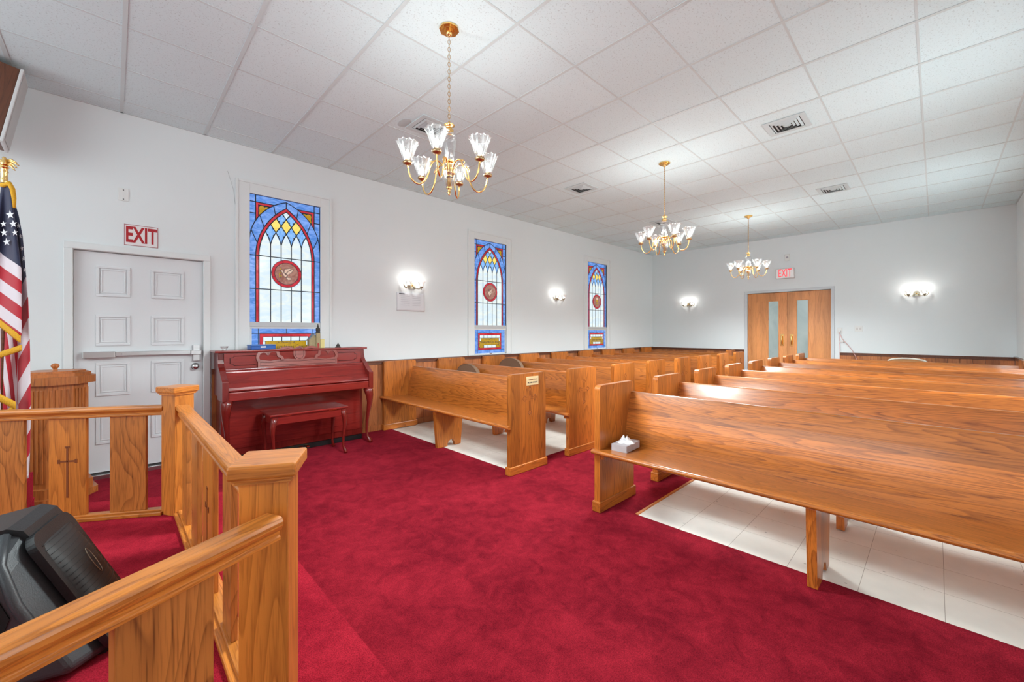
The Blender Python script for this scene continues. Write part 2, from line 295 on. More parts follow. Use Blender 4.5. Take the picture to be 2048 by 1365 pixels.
# ------------------------------------------------------------------ mesh helpers
class MB:
    def __init__(s): s.v = []; s.f = []; s.mi = []; s.sm = []; s.uv = None
    def add(s, vs, fs, mi=0, smooth=False, M=None):
        o = len(s.v)
        s.v += [tuple(M @ Vector(p)) if M else tuple(p) for p in vs]
        for f in fs: s.f.append([i+o for i in f]); s.mi.append(mi); s.sm.append(smooth)
        return s
    def box(s, x0, x1, y0, y1, z0, z1, mi=0, M=None):
        v = [(x, y, z) for z in (z0, z1) for y in (y0, y1) for x in (x0, x1)]
        return s.add(v, [(0, 2, 3, 1), (4, 5, 7, 6), (0, 1, 5, 4), (2, 6, 7, 3), (0, 4, 6, 2), (1, 3, 7, 5)], mi, False, M)
    def prism(s, poly, a, b, axis=1, mi=0, M=None, smooth=False):
        """poly in the plane of the other two axes, extruded from a to b along axis"""
        n = len(poly)
        def P(p, t): q = list(p); q.insert(axis, t); return tuple(q)
        v = [P(p, a) for p in poly]+[P(p, b) for p in poly]
        f = [tuple(range(n)), tuple(range(2*n-1, n-1, -1))]
        o = len(s.f)
        s.add(v, f, mi, False, M)
        s.add(v, [((i+1) % n, i, n+i, n+(i+1) % n) for i in range(n)], mi, smooth, M)
        return s
    def lathe(s, prof, seg=20, mi=0, M=None, flute=0, famp=0.0, smooth=True, cap=False, scallop=0.0, alt=0):
        v = []; n = len(prof)
        for k, (r, z) in enumerate(prof):
            t = k/max(1, n-1)
            for i in range(seg):
                a = 2*PI*i/seg; rr = r; zz = z
                if flute: rr = r*(1+famp*math.cos(flute*a)); zz = z+(scallop*math.cos(flute*a) if k == n-1 else 0)
                v.append((rr*math.cos(a), rr*math.sin(a), zz))
        f = [(k*seg+i, k*seg+(i+1) % seg, (k+1)*seg+(i+1) % seg, (k+1)*seg+i) for k in range(n-1) for i in range(seg)]
        if cap: f += [tuple(range(seg-1, -1, -1)), tuple((n-1)*seg+i for i in range(seg))]
        o = len(s.mi); s.add(v, f, mi, smooth, M)
        if alt:
            for k in range(n-1):
                for i in range(seg): s.mi[o+k*seg+i] = (i//alt) % 2
        return s
    def tube(s, pts, r, seg=8, mi=0, M=None, closed=False, cap=True):
        pts = [Vector(p) for p in pts]; n = len(pts); rr = r if isinstance(r, (list, tuple)) else [r]*n
        v = []; up = Vector((0, 0, 1)); prev = None
        for i, p in enumerate(pts):
            if closed: t = pts[(i+1) % n]-pts[i-1]
            else: t = pts[min(i+1, n-1)]-pts[max(i-1, 0)]
            t.normalize()
            if prev is None:
                a = up if abs(t.z) < .9 else Vector((1, 0, 0)); x = t.cross(a).normalized()
            else: x = (prev-t*prev.dot(t)).normalized()
            prev = x; y = t.cross(x)
            for k in range(seg):
                a = 2*PI*k/seg; v.append(tuple(p+(x*math.cos(a)+y*math.sin(a))*rr[i]))
        m = n if closed else n-1
        f = [(i*seg+k, i*seg+(k+1) % seg, ((i+1) % n)*seg+(k+1) % seg, ((i+1) % n)*seg+k) for i in range(m) for k in range(seg)]
        if cap and not closed: f += [tuple(range(seg-1, -1, -1)), tuple((n-1)*seg+k for k in range(seg))]
        return s.add(v, f, mi, True, M)
    def grid(s, fn, nu, nv, mi=0, smooth=True, uvf=None):
        o = len(s.v)
        s.v += [tuple(fn(i/nu, j/nv)) for j in range(nv+1) for i in range(nu+1)]
        if uvf:
            s.uv = s.uv or {}
            for j in range(nv+1):
                for i in range(nu+1): s.uv[o+j*(nu+1)+i] = uvf(i/nu, j/nv)
        for j in range(nv):
            for i in range(nu):
                a = o+j*(nu+1)+i; s.f.append([a, a+1, a+nu+2, a+nu+1]); s.mi.append(mi); s.sm.append(smooth)
        return s
    def build(s, name, mats, parent=None, bevel=0.0, seg=2, solid=0.0):
        me = bpy.data.meshes.new(name); me.from_pydata(s.v, [], s.f)
        if not isinstance(mats, (list, tuple)): mats = [mats]
        for m in mats: me.materials.append(m)
        me.polygons.foreach_set('material_index', s.mi); me.polygons.foreach_set('use_smooth', s.sm)
        if s.uv:
            ul = me.uv_layers.new(name='UVMap')
            for l in me.loops: ul.data[l.index].uv = s.uv.get(l.vertex_index, (0, 0))
        me.update(); me.validate()
        o = bpy.data.objects.new(name, me); COL.objects.link(o)
        if parent: o.parent = parent
        if solid:
            md = o.modifiers.new('solid', 'SOLIDIFY'); md.thickness = solid; md.offset = 0
        if bevel:
            md = o.modifiers.new('bevel', 'BEVEL'); md.width = bevel; md.segments = seg; md.limit_method = 'ANGLE'; md.angle_limit = math.radians(40)
            md.harden_normals = False
        return o
def tag(o, label=None, cat=None, group=None, kind=None):
    if label: o['label'] = label
    if cat: o['category'] = cat
    if group: o['group'] = group
    if kind: o['kind'] = kind
    return o
def thing(name, label, cat, loc=(0, 0, 0), rz=0, group=None, kind=None):
    o = bpy.data.objects.new(name, None); COL.objects.link(o); o.location = loc; o.rotation_euler = (0, 0, rz)
    o.empty_display_size = .1
    return tag(o, label, cat, group, kind)
def copy_tree(o, parent=None):
    c = o.copy(); COL.objects.link(c)
    if parent: c.parent = parent
    for ch in list(o.children): copy_tree(ch, c)
    return c
def Rz(a): return Matrix.Rotation(a, 4, 'Z')
def Tr(x, y, z): return Matrix.Translation((x, y, z))
def rect_round(x0, x1, y0, y1, r, n=5, corners=(1, 1, 1, 1)):
    pts = []
    for k, (cx, cy, a0) in enumerate(((x1-r, y0+r, -PI/2), (x1-r, y1-r, 0), (x0+r, y1-r, PI/2), (x0+r, y0+r, PI))):
        if not corners[k]:
            pts.append(((x1, y0), (x1, y1), (x0, y1), (x0, y0))[k]); continue
        for i in range(n+1):
            a = a0+PI/2*i/n; pts.append((cx+r*math.cos(a), cy+r*math.sin(a)))
    return pts
def text_mesh(name, body, size, mat, parent, M, extrude=.001, bold=.0, xscale=1.0, align='CENTER', part=True):
    cu = bpy.data.curves.new('t', 'FONT'); cu.body = body; cu.size = size; cu.extrude = extrude; cu.offset = bold
    cu.align_x = align; cu.align_y = 'CENTER'; cu.resolution_u = 4
    to = bpy.data.objects.new('t', cu); COL.objects.link(to)
    dg = bpy.context.evaluated_depsgraph_get(); me = bpy.data.meshes.new_from_object(to.evaluated_get(dg))
    bpy.data.objects.remove(to, do_unlink=True)
    me.name = name; me.transform(M @ Matrix.Diagonal((xscale, 1, 1, 1)))
    me.materials.clear(); me.materials.append(mat)
    o = bpy.data.objects.new(name, me); COL.objects.link(o); o.parent = parent
    return o
FACE_L = Matrix.Rotation(PI/2, 4, 'X')                                    # lettering on the left wall, read from inside
FACE_B = Matrix.Rotation(-PI/2, 4, 'Z') @ Matrix.Rotation(PI/2, 4, 'X')   # lettering on the back wall

# ------------------------------------------------------------------ room shell
def wall_with_holes(name, u0, u1, z0, z1, holes, place, thick, mat):
    """grid of boxes around rectangular holes; place(u0,u1,z0,z1,mb)"""
    us = sorted({u0, u1, *[h[0] for h in holes], *[h[1] for h in holes]}); zs = sorted({z0, z1, *[h[2] for h in holes], *[h[3] for h in holes]})
    mb = MB(); vid = {}
    def inside(u, z): return any(h[0] < u < h[1] and h[2] < z < h[3] for h in holes)
    for i in range(len(us)-1):
        for j in range(len(zs)-1):
            if inside((us[i]+us[i+1])/2, (zs[j]+zs[j+1])/2): continue
            place(mb, us[i], us[i+1], zs[j], zs[j+1])
    return tag(mb.build(name, mat), kind='structure')
WIN = [(1.057, 1.79), (4.163, 4.87), (7.255, 7.985)]
WZ0, WZM0, WZM1, WZ1 = 0.945, 1.362, 1.421, 2.815
DL = (-0.25, 0.655, 0.0, 2.03)
holes = [DL]+[(a, b, WZ0, WZ1) for a, b in WIN]
wall_with_holes('wall_left', XF, XB, 0, H, holes, lambda mb, a, b, c, d: mb.box(a, b, YL, YL+.16, c, d), .16, wall_paint)
DB = (1.434, 2.917, 0.0, 2.155)
wall_with_holes('wall_back', YR-.1, YL+.1, 0, H, [DB], lambda mb, a, b, c, d: mb.box(XB, XB+.12, a, b, c, d), .12, wall_paint)
tag(MB().box(XF, XB, YR-.12, YR, 0, H).build('wall_right', wall_paint), kind='structure')
tag(MB().box(XF, XB, YR, YL, -.1, 0).build('floor', vinyl), kind='structure')
ceil = tag(MB().box(XF, XB, YR, YL, H, H+.05).build('ceiling', ceil_m), kind='structure')
g = MB()
x = .0535
while x > XF+.3: x -= .6096
while x < XB:
    g.box(x-.012, x+.012, YR, YL, H-.004, H); x += .6096
y = 4.904
while y > YR:
    g.box(XF, XB, y-.007, y+.007, H-.0025, H); y -= .6024
g.box(XF, XB, YL-.018, YL, H-.004, H); g.box(XF, XB, YR, YR+.018, H-.004, H); g.box(XB-.018, XB, YR, YL, H-.004, H)
g.build('ceiling_grid', grid_m, ceil)

# left door -----------------------------------------------------------------
def door_left():
    a, b, z0, z1 = DL
    root = thing('door_1', None, None, ((a+b)/2, YL, 0), kind='structure')
    w = (b-a)/2; Y = 0.035
    m = MB().box(-w+.004, w-.004, Y, Y+.045, .055, z1-.006)
    m.build('door_leaf', white_paint, root, bevel=.002)
    # raised panels: moulded ring + centre field
    px = ((-.31, -.085), (.058, .300)); pz = ((1.63, 1.905), (1.185, 1.465), (.735, 1.035), (.305, .60))
    m = MB()
    for x0, x1 in ((-.315, -.09), (.055, .30)):
        for q0, q1 in pz:
            for k, (e, t) in enumerate(((0, .006), (.012, .011), (.022, .004))):
                pass
            ring(m, x0, x1, q0, q1, .022, Y, .011)
            ring(m, x0+.03, x1-.03, q0+.03, q1-.03, .012, Y, .006)
    m.build('door_panel_moulding', white_paint, root, bevel=.003)
    c = MB()
    for s0, s1 in ((-w-.055, -w), (w, w+.055)): c.box(s0, s1, -.022, .0, 0, z1+.0)
    c.box(-w-.055, w+.055, -.022, 0, z1, z1+.058)
    c.box(-w-.012, -w+.002, 0, .16, 0, z1); c.box(w-.002, w+.012, 0, .16, 0, z1); c.box(-w, w, 0, .16, z1-.002, z1+.012)
    c.build('door_casing', trim_paint, root, bevel=.004)
    MB().box(-w, w, -.02, .12, .0, .042).build('threshold', chrome, root, bevel=.004)
    MB().box(-w, w, .1, .14, 0, z1).build('door_stop', white_paint, root)
    # panic bar
    pb = thing('push_bar', None, None); pb.parent = root
    z = 1.105
    MB().box(-.395, -.19, Y-.062, Y-.005, z-.026, z+.03).build('bar_housing', chrome, pb, bevel=.004)
    MB().box(-.188, .35, Y-.052, Y-.012, z-.014, z+.025).build('push_rail', chrome, pb, bevel=.004)
    MB().box(.35, .435, Y-.06, Y, z-.02, z+.022).build('latch_housing', chrome, pb, bevel=.004)
    MB().box(.37, .425, Y-.03, Y, z-.085, z+.075).build('latch_plate', chrome, pb, bevel=.003)
    MB().lathe([(.0, 0), (.004, .0), (.004, .004), (0, .004)], 10, M=Tr(-.15, Y-.052, z+.005) @ Matrix.Rotation(PI/2, 4, 'X')).build('screw', black_pl, pb)
    MB().lathe([(.0, .06), (.012, .062), (.026, .055), (.03, .042), (.024, .026), (.014, .02), (.014, .008), (.034, .006), (.034, 0)], 20,
               M=Tr(.39, Y, .965) @ Matrix.Rotation(PI/2, 4, 'X')).build('door_knob', steel, root)
def ring(m, x0, x1, z0, z1, w, y, t):
    """rectangular moulding ring standing t proud (towards -y) of plane y"""
    for a in ((x0, x1, z0, z0+w), (x0, x1, z1-w, z1), (x0, x0+w, z0+w, z1-w), (x1-w, x1, z0+w, z1-w)):
        m.box(a[0], a[1], y-t, y, a[2], a[3])
door_left()

# double door at the back -----------------------------------------------------
def door_back():
    a, b, z0, z1 = DB
    root = thing('door_2', None, None, (XB, (a+b)/2, 0), kind='structure')
    w = (b-a)/2; X = .03
    gz = (.55, 1.965)
    for s in (-1, 1):     # s=+1: the leaf nearer the left wall
        y0, y1 = (0.002, w-.004) if s > 0 else (-w+.004, -.002)
        g0, g1 = (.155, .34) if s > 0 else (-.363, -.176)
        m = MB()
        m.box(X, X+.045, y0, g0, .01, z1-.004); m.box(X, X+.045, g1, y1, .01, z1-.004)
        m.box(X, X+.045, g0, g1, .01, gz[0]); m.box(X, X+.045, g0, g1, gz[1], z1-.004)
        leaf = m.build('door_leaf', door_oak, root)
        MB().box(X+.012, X+.02, g0, g1, gz[0], gz[1]).build('frosted_pane', frost, leaf)
        t = MB(); e = .012
        t.box(X-.006, X+.01, g0-e, g0, gz[0]-e, gz[1]+e); t.box(X-.006, X+.01, g1, g1+e, gz[0]-e, gz[1]+e)
        t.box(X-.006, X+.01, g0, g1, gz[0]-e, gz[0]); t.box(X-.006, X+.01, g0, g1, gz[1], gz[1]+e)
        t.build('pane_moulding', door_oak, leaf)
        yc = .085*s
        MB().box(X-.004, X, yc-.033, yc+.033, 1.015, 1.265).build('pull_plate', brass, leaf, bevel=.004)
        MB().tube([(X, yc, 1.05), (X-.04, yc, 1.055), (X-.045, yc, 1.08), (X-.045, yc, 1.2), (X-.04, yc, 1.225), (X, yc, 1.23)], .009, 8).build('pull_handle', brass, leaf)
    c = MB(); e = .055
    for s0, s1 in ((-w-e, -w), (w, w+e)): c.box(-.02, .11, s0, s1, 0, z1)
    c.box(-.02, .11, -w-e, w+e, z1, z1+e)
    c.build('door_frame', plain('grey_metal_frame', lin(206, 209, 212), .4), root, bevel=.003)
    MB().box(.09, .11, -w, w, 0, z1).build('door_backing', dark_gap, root)
door_back()

# stained glass windows ---------------------------------------------------------
def clip_poly(poly, clip):
    out = list(poly)
    n = len(clip)
    for i in range(n):
        ax, ay = clip[i]; bx, by = clip[(i+1) % n]
        inp = out; out = []
        if not inp: break
        def ins(p): return (bx-ax)*(p[1]-ay)-(by-ay)*(p[0]-ax) >= -1e-9
        def inter(p, q):
            d1 = (bx-ax)*(p[1]-ay)-(by-ay)*(p[0]-ax); d2 = (bx-ax)*(q[1]-ay)-(by-ay)*(q[0]-ax)
            t = d1/(d1-d2); return (p[0]+(q[0]-p[0])*t, p[1]+(q[1]-p[1])*t)
        for k in range(len(inp)):
            p, q = inp[k-1], inp[k]
            if ins(q):
                if not ins(p): out.append(inter(p, q))
                out.append(q)
            elif ins(p): out.append(inter(p, q))
    return out
GM = [g_blue, g_sky, g_white, g_red, g_yel, g_amb, g_brown, g_cream, lead_m]
BLUE, SKY, WHITE, RED, YEL, AMB, BRN, CRM, LEAD = range(9)
def lancet(cx, hw, y0, ys, ya, n=14):
    """pointed arch outline, counter-clockwise: bottom y0, springing ys, apex ya"""
    h = ya-ys; R = (h*h+hw*hw)/(2*hw)
    pts = [(cx-hw, y0), (cx+hw, y0)]
    a1 = math.asin(min(1, h/R)) if R >= h else PI/2
    a1 = math.atan2(h, R-hw)
    for i in range(n+1):
        a = a1*i/n; pts.append((cx+hw-R+R*math.cos(a), ys+R*math.sin(a)))
    for i in range(n-1, -1, -1):
        a = a1*i/n; pts.append((cx-hw+R-R*math.cos(a), ys+R*math.sin(a)))
    return pts
class Glass:
    """pieces of glass and lead in a plane; (u, v) metres, layers 0.5 mm apart towards the room (-y)"""
    def __init__(s): s.mb = MB()
    def poly(s, p, m, layer, clip=None):
        if clip: p = clip_poly(p, clip)
        if len(p) < 3: return
        y = -.0006*layer
        s.mb.prism([(q[0], q[1]) for q in p], y-.0008, y+.0008, 1, m)
    def line(s, pts, w, layer, clip=None, m=LEAD):
        for a, b in zip(pts[:-1], pts[1:]):
            dx, dy = b[0]-a[0], b[1]-a[1]; l = math.hypot(dx, dy)
            if l < 1e-6: continue
            nx, ny = -dy/l*w/2, dx/l*w/2; ex, ey = dx/l*w*.35, dy/l*w*.35
            s.poly([(a[0]-ex-nx, a[1]-ey-ny), (b[0]+ex-nx, b[1]+ey-ny), (b[0]+ex+nx, b[1]+ey+ny), (a[0]-ex+nx, a[1]-ey+ny)], m, layer, clip)
def circ(cx, cy, r, n=32, a0=0): return [(cx+r*math.cos(a0+2*PI*i/n), cy+r*math.sin(a0+2*PI*i/n)) for i in range(n)]
def upper_pane(Wd, Hd, emblem):
    G = Glass(); lw = .0098
    full = [(0, 0), (Wd, 0), (Wd, Hd), (0, Hd)]
    b = .085*Wd
    G.poly(full, BLUE, 0)
    # corner spandrels: red frame with amber trefoil
    zt = Hd-.055*Hd; zb = Hd-.26*Hd
    for s in (0, 1):
        fx = (lambda u: u) if s == 0 else (lambda u: Wd-u)
        def P(l): 
            q = [(fx(u), v) for u, v in l]
            return q if s == 0 else q[::-1]
        G.poly(P([(b, zb), (.40*Wd, zb), (.40*Wd, zt), (b, zt)]), RED, 1)
        G.poly(P([(b+.028, zb), (.40*Wd, zb), (.40*Wd, zt-.028), (b+.028, zt-.028)]), LEAD, 2)
        for cx, cy in ((b+.062, zt-.062), (b+.108, zt-.066), (b+.062, zt-.118)):
            G.poly(circ(fx(cx), cy, .030, 14), AMB, 3)
        G.poly(P([(b+.036, zt-.20), (b+.12, zt-.11), (b+.06, zt-.06), (b+.036, zt-.06)]), AMB, 3)
        G.line(P([(b, zb-.1), (b, Hd)]), lw, 4); G.line(P([(0, zt), (.5*Wd, zt)]), lw, 4)
        G.line(P([(b+.028, zb), (b+.028, zt-.028)]), lw*.8, 4); G.line(P([(b+.028, zt-.028), (.4*Wd, zt-.028)]), lw*.8, 4)
        G.line(P([(0, Hd*.855), (b, Hd*.855)]), lw, 4)
    outer = clip_poly(lancet(Wd/2, Wd/2, 0, .62*Hd, .985*Hd), full)
    G.poly(outer, BLUE, 5)
    G.line(outer[1:] if False else lancet(Wd/2, Wd/2, 0, .62*Hd, .985*Hd)[2:], lw, 6, full)
    ro = lancet(Wd/2, .5*Wd-b, 0, .52*Hd, .935*Hd); G.poly(ro, RED, 7)
    ri = lancet(Wd/2, .5*Wd-b-.030, 0, .52*Hd, .905*Hd); G.poly(ri, WHITE, 8)
    G.line(ro[1:]+[ro[0]], lw, 9, full); G.line(ri[1:]+[ri[0]], lw, 12, full)
    # voussoir joints of the blue arch
    for a in (.25, .55, .80):
        k = int(2+a*14)
        for sgn in (1, -1):
            p, q = ro[k], lancet(Wd/2, Wd/2, 0, .62*Hd, .985*Hd)[k]
            if sgn < 0: p = (Wd-p[0], p[1]); q = (Wd-q[0], q[1])
            G.line([p, q], lw*.9, 9, full)
    G.line([(Wd/2, .935*Hd), (Wd/2, .985*Hd)], lw, 9)
    # tracery
    L = [.215+.15*i-.005 for i in range(5)]; V = [.29, .44, .59, .74]; c = .515
    L = [.1375+.145*i+.0725-.0 for i in range(5)]
    u = .145
    V = [.5-1.5*u, .5-.5*u, .5+.5*u, .5+1.5*u]
    yv, ya, yb, yc, yd = .625, .725, .785, .845, .895
    def q(x, y): return (x*Wd, y*Hd)
    for x in V:          # blue drops
        G.poly([q(x, yv), q(x+u/2, ya), q(x, yb), q(x-u/2, ya)], SKY, 9, ri)
        for sx in (-1, 1):
            G.poly(circ(x*Wd+sx*.030, (ya-.028)*Hd, .010, 10), LEAD, 10, ri); G.poly(circ(x*Wd+sx*.026, (ya+.028)*Hd, .009, 10), LEAD, 10, ri)
    for x in (.5-u, .5, .5+u): G.poly([q(x, ya), q(x+u/2, yb), q(x, yc), q(x-u/2, yb)], YEL, 9, ri)
    for x in (.5-u/2, .5+u/2):
        G.poly([q(x, yb), q(x+u/2, yc), q(x, yd), q(x-u/2, yc)], SKY, 9, ri)
        for sx, sy in ((-1, -1), (1, -1), (-1, 1), (1, 1)): G.poly(circ(x*Wd+sx*.024, (yc)*Hd+sy*.036, .009, 10), LEAD, 10, ri)
    for x in V:
        G.line([q(x, 0), q(x, yv)], lw, 11, ri)
        for sx in (-1, 1):
            G.line([q(x, yv), q(x+sx*u*.16, yv+.05), q(x+sx*u*.5, ya), q(x+sx*u, yb), q(x+sx*u*1.5, yc), q(x+sx*u*2, yd)], lw, 11, ri)
    for sx in (-1, 1): G.line([q(.5+sx*u*2.5, yv), q(.5+sx*u*2.2, yv+.055), q(.5+sx*u*2, ya), q(.5+sx*u*1.5, yb), q(.5+sx*u*.5, yc+.0), q(.5, yd)], lw*.01, 11, ri)
    for y in (.262, .525): G.line([q(0, y), q(1, y)], lw, 13)
    for y in (.13, .395, .6): 
        pass
    # medallion
    R = .158; cx, cy = .505*Wd, .398*Hd
    G.poly(circ(cx, cy, R, 40), LEAD, 14); G.poly(circ(cx, cy, R-.005, 40), RED, 15); G.poly(circ(cx, cy, R-.032, 40), LEAD, 16); G.poly(circ(cx, cy, R-.038, 40), BRN, 17)
    for k in range(8):
        a = k*PI/4+.3; G.line([(cx+(R-.034)*math.cos(a), cy+(R-.034)*math.sin(a)), (cx+R*math.cos(a), cy+R*math.sin(a))], .004, 18)
    def fig(pts, m=CRM, out=True, lay=18):
        p = [(cx+a*.1, cy+b_*.1) for a, b_ in pts]
        ar = sum(p[i-1][0]*p[i][1]-p[i][0]*p[i-1][1] for i in range(len(p)))
        if ar < 0: p = p[::-1]
        # triangulated fan as convex pieces around the centroid
        mx_, my_ = sum(a[0] for a in p)/len(p), sum(a[1] for a in p)/len(p)
        for i in range(len(p)): G.poly([(mx_, my_), p[i-1], p[i]], m, lay)
        if out: G.line(p+[p[0]], .0035, lay+1)
    if emblem == 'dove':
        fig([(-.62, .30), (-.50, .42), (-.36, .34), (-.30, .12), (-.10, -.12), (.10, -.20), (.02, -.42), (-.18, -.40), (-.38, -.18), (-.48, .12)])
        fig([(-.28, .10), (-.22, .52), (.42, .68), (.36, .42), (.16, .30), (-.04, .0)])
        fig([(-.12, -.02), (.10, .34), (.74, .60), (.62, .36), (.42, .10), (.12, -.10)])
        fig([(-.04, -.28), (.10, -.40), (.48, -.44), (.44, -.64), (.16, -.72), (-.06, -.52)])
        for a, b_ in ((-.66, .1), (-.74, -.1), (-.6, -.28), (-.66, .5), (-.72, -.34)): G.poly(circ(cx+a*.1, cy+b_*.1, .009, 10), AMB, 19)
        G.line([(cx-.06, cy+.035), (cx-.07, cy-.02), (cx-.062, cy-.055)], .004, 20)
    elif emblem == 'hands':
        fig([(-.55, -.10), (-.30, .25), (.05, .28), (.40, .72), (.50, .62), (.38, .10), (.20, -.25), (-.05, -.62), (-.25, -.60)])
        G.line([(cx-.03, cy+.02), (cx+.01, cy-.01), (cx+.044, cy+.066)], .004, 20)
        fig([(-.55, .25), (-.35, .42), (-.1, .30), (-.3, .10)], BRN)
    else:
        fig([(-.34, -.60), (.34, -.60), (.22, -.42), (.08, -.34), (.08, -.14), (.34, .08), (.40, .40), (-.40, .40), (-.34, .08), (-.08, -.14), (-.08, -.34), (-.22, -.42)], AMB)
        G.poly(circ(cx, cy+.062, .03, 20), CRM, 20)
    return G.mb
def lower_pane(Wd, Hd):
    G = Glass(); lw = .0065
    G.poly([(0, 0), (Wd, 0), (Wd, Hd), (0, Hd)], BLUE, 0)
    b = .075; t = .055
    for u in (b*.85, Wd-b*.85): G.line([(u, 0), (u, Hd)], lw, 1)
    for v in (t, Hd-t): G.line([(0, v), (Wd, v)], lw, 1)
    G.line([(Wd/2, 0), (Wd/2, Hd)], lw, 1)
    G.poly([(b, t), (Wd-b, t), (Wd-b, Hd-t), (b, Hd-t)], LEAD, 2)
    G.poly([(b+.004, t+.004), (Wd-b-.004, t+.004), (Wd-b-.004, Hd-t-.004), (b+.004, Hd-t-.004)], RED, 3)
    i0, i1, j0, j1 = b+.032, Wd-b-.032, t+.032, Hd-t-.032
    G.poly([(i0, j0), (i1, j0), (i1, j1), (i0, j1)], LEAD, 4)
    n = 5; w = (i1-i0)/n
    for k in range(n):
        G.poly([(i0+k*w+.005, j1-.048), (i0+(k+1)*w-.005, j1-.048), (i0+(k+1)*w-.005, j1-.004), (i0+k*w+.005, j1-.004)], WHITE, 5)
        if 0 < k < n-1: G.poly([(i0+k*w+.005, j0+.004), (i0+(k+1)*w-.005, j0+.004), (i0+(k+1)*w-.005, j0+.046), (i0+k*w+.005, j0+.046)], WHITE, 5)
        else: G.poly([(i0+k*w+.005, j0+.004), (i0+(k+1)*w-.005, j0+.004), (i0+(k+1)*w-.005, j0+.046), (i0+k*w+.005, j0+.046)], AMB, 5)
    for u in (i0+.003, i1-.023): G.poly([(u, j1-.10), (u+.02, j1-.10), (u+.02, j1-.054), (u, j1-.054)], WHITE, 5)
    G.poly([(i0+.028, j0+.052), (i1-.028, j0+.052), (i1-.028, j1-.054), (i0+.028, j1-.054)], AMB, 6)
    for s in (0, 1):
        p = [(i0-.022, j0+.004), (i0+.022, j0+.03), (i0+.022, j1-.104), (i0-.022, j1-.104), (i0-.002, (j0+j1)/2-.03)]
        if s: p = [(Wd-a, c_) for a, c_ in p][::-1]
        mx_ = (p[1][0], (j0+j1)/2-.03) if not s else (Wd-(i0+.022), (j0+j1)/2-.03)
        q = p if not s else p
        for k in range(len(q)): G.poly([mx_, q[k-1], q[k]], AMB, 6)
        G.line(q+[q[0]], .004, 7)
    return G.mb
TXT = [('In Memory of', 'Wulters Jones Grou'), ('In Loving Memory', 'Haley McTyre Ann'), ('In Memory of', 'Sarah Ellen Wynn')]
for wi, (a, b) in enumerate(WIN):
    root = thing('window_%d' % (wi+1), None, None, (a, YL, 0), kind='structure'); Wd = b-a
    yg = .022
    m = upper_pane(Wd, WZ1-WZM1, ('dove', 'hands', 'cup')[wi]); o = m.build('stained_glass_pane', GM, root); o.location = (0, yg, WZM1)
    o = lower_pane(Wd-.045, WZM0-WZ0-.03).build('lower_sash_glass', GM, root); o.location = (.0225, yg-.004, WZ0+.015)
    lo = o
    hh = (WZM0-WZ0-.03); cz = hh*.50
    text_mesh('inscription', TXT[wi][1], .062, ink, lo, Tr((Wd-.045)/2, -.0055, cz-.012) @ FACE_L, .0005, .0, .80)
    text_mesh('inscription', TXT[wi][0], .032, ink, lo, Tr((Wd-.045)/2, -.0055, cz+.040) @ FACE_L, .0005, .0, 1)
    f = MB(); y0, y1 = yg-.018, yg+.02
    f.box(0, .0225, y0, y1, WZ0, WZM0); f.box(Wd-.0225, Wd, y0, y1, WZ0, WZM0); f.box(0, Wd, y0, y1, WZ0-.0, WZ0+.015); f.box(0, Wd, y0-.004, y1, WZM0-.015, WZM0+.004)
    f.build('sash_frame', trim_paint, root, bevel=.002)
    MB().box(0, Wd, yg-.03, yg+.02, WZM0+.004, WZM1).build('meeting_rail', plain('sash_rail_grey', lin(196, 198, 200), .4) if wi == 0 else MATS['sash_rail_grey'], root, bevel=.003)
    r = MB(); e = .022
    r.box(-.012, 0, -.001, .10, WZ0, WZ1+.012); r.box(Wd, Wd+.012, -.001, .10, WZ0, WZ1+.012); r.box(0, Wd, -.001, .10, WZ1, WZ1+.012)
    r.build('window_reveal', trim_paint, root)
    cs = MB(); ww = .125
    cs.box(-ww, -.0, -.016, 0, .935, WZ1+.125); cs.box(Wd, Wd+ww, -.016, 0, .935, WZ1+.125); cs.box(0, Wd, -.016, 0, WZ1, WZ1+.125)
    cs.box(-ww-.006, -ww+.02, -.026, 0, .935, WZ1+.131); cs.box(Wd+ww-.02, Wd+ww+.006, -.026, 0, .935, WZ1+.131); cs.box(-ww+.02, Wd+ww-.02, -.026, 0, WZ1+.105, WZ1+.131)
    cs.build('window_casing', trim_paint, root, bevel=.003)
    MB().box(-.01, Wd+.01, -.02, yg, WZ0-.012, WZ0).build('window_sill', trim_paint, root, bevel=.002)
    MB().box(Wd/2-.02, Wd/2+.02, yg-.035, yg-.018, WZ0+.0, WZ0+.014).build('sash_latch', steel, root, bevel=.002)

